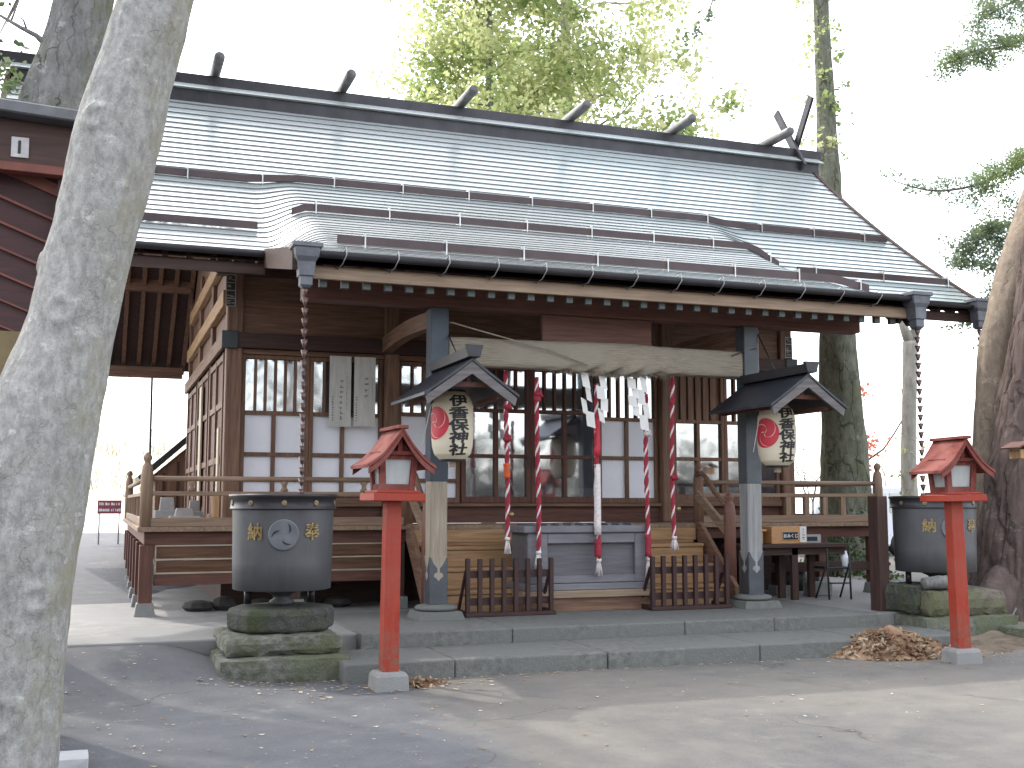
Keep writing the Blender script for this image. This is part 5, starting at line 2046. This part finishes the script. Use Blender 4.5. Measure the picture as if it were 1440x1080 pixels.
def back_tree(name, label, x, y_, h, r, z0, leafm, n, per, size, rad, barkm, seed, grp=None, reach=2.4, lean=(0, 0)):
    random.seed(seed)
    T = thing(name, label, 'tree', (x, y_, z0), grp)
    nd = [(x + lean[0] * t, y_ + lean[1] * t, z0 - .1 + h * t, r * (1 - .8 * t)) for t in (0, .15, .3, .5, .7, .85, 1)]
    trunk_mb(nd, 16, 6, .08, 2).build('trunk', barkm, T)
    q, tips = MB(), []
    for k in range(n):
        t = .38 + .6 * k / n
        ln = reach * (1.15 - .75 * (t - .38) / .62) * random.uniform(.7, 1.2)
        a_ = k * 2.4 + random.uniform(-.4, .4)
        grow(q, 0, V((x + lean[0] * t, y_ + lean[1] * t, z0 + h * t)), V((math.cos(a_), math.sin(a_), .25)), ln, r * .28 * (1.1 - t), 2, tips, .55, .05)
    q.build('limb', barkm, T, fix=False)
    crown_from(tips, per, size, rad).build('crown', leafm, T, fix=False)
    return T


back_tree('backlit_tree', 'tall sunlit yellow-green tree behind the roof ridge, slender dark trunk', 9.2, 27, 19, .2, .2, leaf_lime, 36, 66, .15, .72, bark_grey, 31, 'sunlit trees behind the ridge', 1.75)
back_tree('backlit_tree', 'pale thick-trunked sunlit tree right of the slender one behind the ridge', 12.2, 29, 21, .34, .2, leaf_lime, 36, 62, .16, .78, bark_pale, 47, 'sunlit trees behind the ridge', 2.1)

# right rear trunk with ivy
T = thing('ivy_tree', 'tall grey-green trunk rising behind the right end of the shrine roof', 'tree', (13.35, 18.6, .1))
nd_ = [(13.75, 18.6, -.2, .62), (13.7, 18.6, .4, .53), (13.68, 18.6, 2.4, .46), (13.62, 18.6, 5.0, .33), (13.55, 18.6, 7.0, .25), (13.52, 18.6, 8.7, .2), (13.47, 18.6, 11.5, .15), (13.4, 18.6, 15, .08)]
trunk_mb(nd_, 48, 12, .12, 2.5).build('trunk', bark_ivy, T)
random.seed(8)
tips = []
for _ in range(46):
    z = random.uniform(8.3, 13.5)
    tips.append(V((13.45 + random.gauss(-.15, .22), 18.4 + random.gauss(0, .2), z)))
crown_from(tips, 15, .11, .22).build('ivy', leaf_lime, T, fix=False)
# slender forked tree
T = thing('slender_tree', 'thin pale forked tree between the ivy trunk and dark right trunks', 'tree', (16.6, 20.3, .1))
nd_ = [(16.65, 20.3, 0, .2), (16.6, 20.3, 2, .17), (16.72, 20.3, 4, .15), (16.78, 20.3, 5.1, .16)]
q = trunk_mb(nd_, 18, 8, .15, 2)
q.tube([(16.78, 20.3, 5.05), (16.6, 20.3, 5.45), (16.5, 20.3, 6.2)], [.13, .09, .05], 10)
q.tube([(16.78, 20.3, 5.05), (17.0, 20.3, 5.5), (17.1, 20.2, 6.4)], [.13, .1, .05], 10)
q.build('trunk', bark_pale, T)
random.seed(9)
crown_from([V((16.62 + random.gauss(0, .12), 20.25, random.uniform(1.6, 3.2))) for _ in range(14)], 12, .1, .2).build('ivy', leaf_lime, T, fix=False)
# maple
random.seed(14)
T = thing('maple_tree', 'small bare-branched maple with red leaves behind the ivy trunk', 'tree', (17.0, 22.0, .1))
q, tips = MB(), []
grow(q, 0, V((17.0, 22, 0)), V((-.1, 0, 1)), 2.6, .06, 3, tips, .7, .2, 6)
q.build('trunk', twig, T, fix=False)
tp = [V((16.45 + random.gauss(0, .35), 22 + random.gauss(0, .3), z + random.gauss(0, .15))) for z in (4.1, 4.0, 3.9, 2.6, 2.4, 2.3, 2.9) for _ in range(2)]
crown_from(tp, 70, .11, .33).build('crown', leaf_red, T, fix=False)
# right trunks
T = thing('bent_trunk', 'tree trunk at right edge bending right, sunlit above and dark below', 'tree', (11.0, 12.4, .15))
pB = [(1380, 880, 25), (1386, 760, 22), (1388, 640, 20), (1398, 500, 22), (1408, 455, 24), (1436, 380, 32), (1462, 300, 30), (1500, 180, 28)]


def at(px, py, Y):
    """the point on the vertical plane y=Y that was measured at pixel (px, py) of the photograph"""
    yaw, pit, F = R(20), R(6), 1590.0
    fw = V((math.sin(yaw) * math.cos(pit), math.cos(yaw) * math.cos(pit), math.sin(pit)))
    rt = V((math.cos(yaw), -math.sin(yaw), 0))
    up = rt.cross(fw)
    d = fw + rt * ((px - 720) / F) + up * ((540 - py) / F)
    t = Y / d.y
    return V((0, 0, 1.55)) + d * t, t


nodes = []
for px, py, hw in pB:
    p, t = at(px, py, 12.4)
    nodes.append((*p, hw * t / 1590))
trunk_mb(nodes, 48, 12, .12, 3).build('trunk', bark_tan, T)
T = thing('dark_trunk', 'massive dark furrowed trunk at the right edge with flared roots', 'tree', (11.3, 11.6, .1))
nodes = []
for px, py, hw in [(1440, 905, 100), (1444, 860, 80), (1448, 790, 74), (1454, 700, 66), (1466, 600, 62), (1482, 480, 58), (1500, 330, 54), (1525, 150, 50), (1550, 0, 44)]:
    p, t = at(px, py, 11.5)
    nodes.append((*p, hw * t / 1590))
qq = trunk_mb(nodes, 220, 26, .10, 3, .045)
qq.build('trunk', bark_dark, T)
q = MB()
for (px, py, r0) in ((1362, 878, .1), (1400, 905, .12), (1450, 915, .12)):
    p, t = at(px, py, 11.0)
    p.z = .1
    c, _ = at(1430, 780, 11.5)
    q.tube([p + V((-.05, -.05, -.08)), p.lerp(c, .25) + V((0, 0, .02)), p.lerp(c, .6), c], [r0 * .7, r0 * 1.3, r0 * 1.6, r0 * 1.4], 14, wob=.2, wf=4)
q.build('root', bark_dark, T)
p, t = at(1440, 858, 11.5)
q = MB()
pc, _ = at(1444, 858, 11.5)
q.tube([(pc.x + .66 * math.cos(a_), pc.y + .66 * math.sin(a_), pc.z + .01 * math.sin(3 * a_)) for a_ in [R(d) for d in range(150, 400, 10)]], .012, 6)
tag(q.build('rope', rope_white), 'thin white rope tied round the foot of the dark right trunk', 'rope')
bh = thing('bird_house', 'little wooden roofed box fixed to the dark trunk at the right edge', 'bird house')
p, t = at(1436, 632, 10.75)
bh.location = p
q = MB()
q.box(p.x - .07, p.x + .1, p.y - .06, p.y + .12, p.z - .11, p.z)
q.build('box', wood('tan', 'z'), bh)
q = MB()
for s in (-1, 1):
    q.bar((p.x + .01, p.y + .02, p.z + .09), (p.x + .01 + s * .17, p.y + .02, p.z + .01), .3, .018, (0, 0, 1))
q.build('roof', wood('red', 'y'), bh)
# pine at the right, its branches reach into the frame
random.seed(33)
T = thing('pine_tree', 'pine outside the right edge whose sprays hang into the upper right sky', 'tree', (16.3, 14.9, .1))
q = MB()
q.tube([(16.3, 14.9, 0), (16.2, 14.9, 4), (16.3, 14.9, 9), (16.4, 14.9, 12)], [.25, .22, .16, .08], 14)
q.build('trunk', bark_grey, T)
q = MB()
cl = []
paths = [[(1475, 215), (1420, 240), (1365, 262), (1310, 268), (1258, 255)], [(1480, 20), (1430, 60), (1380, 72), (1335, 88)], [(1470, -20), (1420, 5), (1375, 30)],
         [(1470, 300), (1420, 315), (1380, 335), (1345, 365)], [(1475, 390), (1430, 405), (1395, 430)]]
for pi, path in enumerate(paths):
    pts = [at(x, y_, 14.6 - .15 * i)[0] for i, (x, y_) in enumerate(path)]
    s = spline([(*p, .035 * (1 - .75 * i / (len(pts) - 1))) for i, p in enumerate(pts)], 8)
    q.tube([a_[:3] for a_ in s], [a_[3] for a_ in s], 6)
    for i, a_ in enumerate(s):
        c = V(a_[:3])
        dens = (.25 if pi == 0 and i > 16 else 1)
        if random.random() < .85 * dens + .1:
            e = c + V((random.gauss(0, .12), random.gauss(0, .15), random.gauss(.02, .1)))
            q.tube([c, e], [.008, .003], 4)
            cl.append(e)
            if dens > .5:
                cl.append(c + V((random.gauss(0, .12), random.gauss(0, .1), random.gauss(0, .1))))
q.build('limb', twig, T, fix=False)
for (px, py, k, sp) in ((1375, 335, 8, .16), (1405, 345, 8, .18), (1425, 290, 8, .2), (1365, 365, 6, .12), (1405, 425, 9, .2), (1425, 455, 7, .16), (1430, 225, 7, .2), (1425, 20, 5, .18), (1400, 380, 9, .2), (1430, 340, 9, .2), (1375, 440, 5, .15), (1360, 350, 6, .1), (1385, 80, 5, .1), (1410, 62, 6, .1), (1350, 85, 4, .1), (1395, 262, 6, .1), (1340, 268, 4, .1), (1405, 480, 6, .1)):
    for _ in range(k):
        p, t = at(px + random.gauss(0, 12), py + random.gauss(0, 10), 14.2)
        cl.append(p)
cq = MB()
for c in cl:
    for _ in range(random.randint(40, 120)):
        leaf(cq, c + V((random.gauss(0, .10), random.gauss(0, .09), random.gauss(0, .06))), .048)
cq.build('crown', leaf_pine, T, fix=False)
# little spray at top centre right belongs to a bough of a tree beyond
random.seed(71)
T = thing('far_bough', 'isolated dark leafy bough against the white sky above the ridge', 'bough')
p, t = at(975, 50, 24)
T.location = p
q = MB()
sp_ = [at(x, y_, 24)[0] for x, y_ in ((1010, -60), (1004, -5), (995, 22), (982, 40), (966, 54))]
q.tube(sp_, [.03, .02, .015, .01, .005], 5)
q.build('twig', twig, T)
cq = MB()
for c in sp_[1:]:
    for _ in range(26):
        leaf(cq, c + V((random.gauss(0, .12), random.gauss(0, .12), random.gauss(0, .1))), .12)
cq.build('leaves', leaf_pine, T, fix=False)
# shrub behind the right end of the veranda, bare saplings
random.seed(17)
T = thing('evergreen_shrub', 'dense green shrub behind the right end of the veranda', 'shrub', (12.4, 17.2, .15))
tips = [V((12.35 + random.gauss(0, .45), 17.2 + random.gauss(0, .4), random.uniform(.25, 1.25))) for _ in range(60)]
crown_from(tips, 26, .09, .25).build('crown', leaf_green, T, fix=False)
q = MB()
for k in range(6):
    q.tube([(12.35, 17.2, .1), (12.35 + random.gauss(0, .3), 17.2 + random.gauss(0, .3), 1.1)], [.03, .01], 5)
q.build('stem', twig, T)
for i, (px, Y, lb) in enumerate(((1128, 21, 'bare twiggy sapling seen right of the right paper lantern'), (1168, 24, 'thin bare sapling in front of the ivy trunk'), (1245, 26, 'bare sapling right of the ivy trunk over the veranda corner'), (1340, 22, 'bare sapling above the right red lantern roof'))):
    random.seed(100 + i)
    p, t = at(px, 760, Y)
    T = thing('bare_sapling', lb, 'sapling', (p.x, p.y, .1), 'bare saplings behind the shrine')
    q, tips = MB(), []
    grow(q, 0, V((p.x, p.y, .1)), V((random.gauss(0, .2), 0, 1)), 2.0, .03, 3, tips, .6, .3, 5)
    q.build('stem', twig, T, fix=False)
# leafless trees behind the viewer (they show as branches in the window glass)
for i, (x, yy, h, lb) in enumerate(((6.2, -13, 5, 'bare tree behind the viewer, mirrored in the leftmost window pane'), (9.5, -16, 6, 'bare tall tree behind the viewer, mirrored in the window beside the paper notices'), (21, -18, 4, 'low bare tree far behind the viewer, mirrored in the door glass'))):
    random.seed(200 + i)
    T = thing('bare_tree', lb, 'tree', (x, yy, 0), 'bare trees mirrored in the glass')
    q, tips = MB(), []
    grow(q, 0, V((x, yy, -.1)), V((0, 0, 1)), h, .22, 5, tips, .55, .35, 8)
    q.build('trunk', twig, T, fix=False)

random.seed(303)
q = MB()
for k_ in range(900):
    x_ = random.uniform(-12, 62)
    hh = (13 if x_ < 19 else 5.4) + 1.6 * noise.noise(V((x_ * .15, 0, 0)))
    zc_ = hh * random.random() ** (1.0 if k_ % 3 else 2.2)
    c_ = V((x_, -42 + random.uniform(-4, 4), .2 + zc_))
    for _ in range(int(34 * (1.25 - zc_ / hh))):
        leaf(q, c_ + V((random.gauss(0, 1.1), random.gauss(0, .8), random.gauss(0, .7))), .5)
tag(q.build('far_woods', M('woods_dark', (.05, .055, .045), (.028, .03, .026), bump=0), fix=False), 'dark far woods behind the viewer, mirrored in the door glass', 'woods', kind='stuff')

# ------------------------------------------------------------------ hillside, soil
random.seed(91)
hx = [-40 + 46 * i / 46 for i in range(47)]
hy = [26 + 50 * i / 40 for i in range(41)]
q = MB()
q.add([(x, y, .75 + .32 * sstep(26, 30, y) + (y - 27) * .105 * sstep(27, 34, y) + .35 * noise.fractal(V((x * .12, y * .12, 0)), 1, 2, 4) * sstep(27, 36, y)) for y in hy for x in hx],
      [(j * 47 + i, j * 47 + i + 1, (j + 1) * 47 + i + 1, (j + 1) * 47 + i) for j in range(40) for i in range(46)], 0, True)
tag(q.build('hillside', M('dry_hill', (.62, .57, .46), (.45, .41, .32), rough=.95, scale=2.5, bump=.3, c3=(.52, .49, .38), big=.35, detail=12), fix=False), kind='structure')
q = MB()
for _ in range(520):
    x, y = random.uniform(-7, 5), random.uniform(31, 58)
    z = .75 + .32 + (y - 27) * .105 * sstep(27, 34, y)
    for k in range(3):
        a_ = random.uniform(0, 6.28)
        h_ = random.uniform(.15, .7)
        q.tube([(x, y, z - .2), (x + .1 * math.cos(a_), y + .1 * math.sin(a_), z + h_ * .6), (x + .3 * math.cos(a_), y + .3 * math.sin(a_), z + h_)], [.012, .008, .003], 3, caps=False)
tag(q.build('dry_weeds', M('dry_weed', (.36, .32, .23), (.24, .21, .15), bump=0), fix=False), 'sparse dry weeds on the pale hillside beyond the sign', 'weeds', kind='stuff')
q = MB()
sx = [8.35 + 4.6 * i / 40 for i in range(41)]
sy = [9.35 + 5.5 * i / 40 for i in range(41)]
q.add([(x, y, ground_z(x, y) + .002 + .09 * sstep(0, .5, min(x - 8.35 - .35 * noise.noise(V((y * 1.5, 0, 2))), (y - 9.35) - .3 * noise.noise(V((x * 1.7, 4, 0))))) * (.7 + .6 * noise.fractal(V((x * 2, y * 2, 7)), 1, 2, 4)) - .02) for y in sy for x in sx],
      [(j * 41 + i, j * 41 + i + 1, (j + 1) * 41 + i + 1, (j + 1) * 41 + i) for j in range(40) for i in range(40)], 0, True)
tag(q.build('soil_ground', M('soil', (.20, .145, .095), (.09, .065, .045), rough=.95, scale=14, bump=.9, bscale=40, c3=(.28, .225, .16), big=1.5, detail=14), fix=False), kind='structure')
q = MB()
rough_block(q, 9.7, 10.7, 10.05, 10.42, -.05, .16, .015, seed=31)
tag(q.build('stone_slab', stone_moss), 'long low grey stone slab between the right pedestal and the dark trunk', 'slab')
q = MB()
for (xa, xb, yy, n_) in ((4.8, 9.6, 15.32, 240), (-1.2, 1.7, 13.92, 150), (9.5, 10.4, 14.0, 60), (5.2, 8.0, 15.36, 120)):
    for _ in range(n_):
        x = random.triangular(xa, xb)
        y = yy + abs(random.gauss(0, .05))
        z = zroof(x, y) + .03
        a_ = random.uniform(0, 6.28)
        l_ = random.uniform(.015, .05)
        d_ = V((math.cos(a_), math.sin(a_) * .6, .3 * math.sin(a_) + random.uniform(-.2, .4)))
        e_ = V((-math.sin(a_), math.cos(a_), .2)) * l_ * .4
        c_ = V((x, y, z))
        q.add([c_ - d_ * l_, c_ + e_, c_ + d_ * l_, c_ - e_], [(0, 1, 2, 3)])
tag(q.build('roof_litter', leaf_dry, fix=False), 'dry pine litter caught along the snow guards of the roof', 'leaves', kind='stuff')

# ------------------------------------------------------------------ litter
random.seed(55)
q = MB()


def heap(q, cx, cy, rx, ry, h, n, smin, smax, z0=0.0):
    N, K = 40, 8
    vs = [(cx, cy, z0 + h)]
    for j in range(1, K + 1):
        for k in range(N):
            a_ = 2 * math.pi * k / N
            t = j / K
            wob = 1 + .18 * noise.noise(V((math.cos(a_) * 2, math.sin(a_) * 2, cx)))
            x, y_ = cx + rx * t * wob * math.cos(a_), cy + ry * t * wob * math.sin(a_)
            vs.append((x, y_, z0 - .015 + h * (1 - t ** 1.5) * (1 + .5 * noise.noise(V((x * 5, y_ * 5, 1))))))
    fs = [(0, 1 + k, 1 + (k + 1) % N) for k in range(N)]
    for j in range(K - 1):
        for k in range(N):
            a0, b0 = 1 + j * N + k, 1 + j * N + (k + 1) % N
            fs.append((a0, b0, b0 + N, a0 + N))
    q.add(vs, fs, 0, False)
    for _ in range(n):
        a_, t = random.uniform(0, 6.28), math.sqrt(random.random()) * 1.05
        x, y_ = cx + rx * t * math.cos(a_), cy + ry * t * math.sin(a_)
        z = z0 + max(0, h * (1 - t ** 1.5)) + .01
        s = random.uniform(smin, smax)
        d = V((random.gauss(0, 1), random.gauss(0, 1), random.gauss(0, .45))).normalized()
        q.bar(V((x, y_, z)) - d * s, V((x, y_, z)) + d * s, s * random.uniform(.5, 1.1), s * random.uniform(.15, .4), (random.gauss(0, 1), random.gauss(0, 1), 1), random.choice((0, 0, 1)))


heap(q, 7.72, 9.85, .68, .5, .25, 800, .015, .05)
heap(q, 8.3, 9.75, .5, .35, .07, 160, .012, .04)
tag(q.build('chip_heap', [chip, leaf_dry]), 'heap of brown rotten wood chips beside the right red lantern', 'wood chips', kind='stuff')
q = MB()
heap(q, 2.66, 9.55, .2, .13, .05, 60, .012, .04)
tag(q.build('leaf_heap', [chip, leaf_dry]), 'small heap of dry brown leaves by the left red lantern foot', 'leaves', kind='stuff')
q = MB()


def flat_leaf(x, y_, s):
    z = ground_z(x, y_) + .006
    a_ = random.uniform(0, 6.28)
    c, sn = math.cos(a_), math.sin(a_)
    pts = []
    for (u, v_, dz) in ((-1, 0, .2), (-.3, .45, 0), (.4, .38, .1), (1, 0, .3), (.35, -.42, 0), (-.35, -.4, .15)):
        pts.append((x + s * (u * c - v_ * sn), y_ + s * (u * sn + v_ * c), z + s * dz * random.uniform(.2, 1.2)))
    q.add(pts, [(0, 1, 2, 3), (0, 3, 4, 5)], random.choice((0, 0, 0, 1)))


for _ in range(330):
    x, y_ = random.uniform(-.4, 9.5), random.uniform(6.4, 9.8)
    if y_ > 9.7 and x > 2:
        continue
    flat_leaf(x, y_, random.choice((.008, .012, .016, .024)))
for _ in range(150):
    x, y_ = random.gauss(2.4, .55), random.gauss(9.62, .2)
    if y_ < 9.84:
        flat_leaf(x, y_, random.uniform(.012, .035))
for _ in range(140):
    x, y_ = random.gauss(1.6, .5), random.gauss(10.0, .12)
    flat_leaf(x, y_, random.uniform(.01, .026))
for _ in range(260):
    x, y_ = random.gauss(8.4, .8), random.gauss(9.7, .35)
    flat_leaf(x, y_, random.uniform(.01, .03))
for _ in range(260):
    x = random.uniform(2.3, 8.4)
    flat_leaf(x, 9.84 - abs(random.gauss(0, .05)), random.uniform(.006, .02))
for _ in range(700):
    flat_leaf(random.uniform(-.4, 9.5), random.uniform(6.6, 9.8), random.uniform(.003, .007))
for _ in range(90):
    x, y_ = random.uniform(-.4, .6), random.uniform(7.5, 11)
    flat_leaf(x, y_, random.uniform(.008, .02))
tag(q.build('fallen_leaves', [leaf_dry, M('leaf_pale', (.6, .55, .47), (.5, .45, .38), bump=0)], fix=False), 'dry leaves and twigs scattered over the paving', 'leaves', kind='stuff')
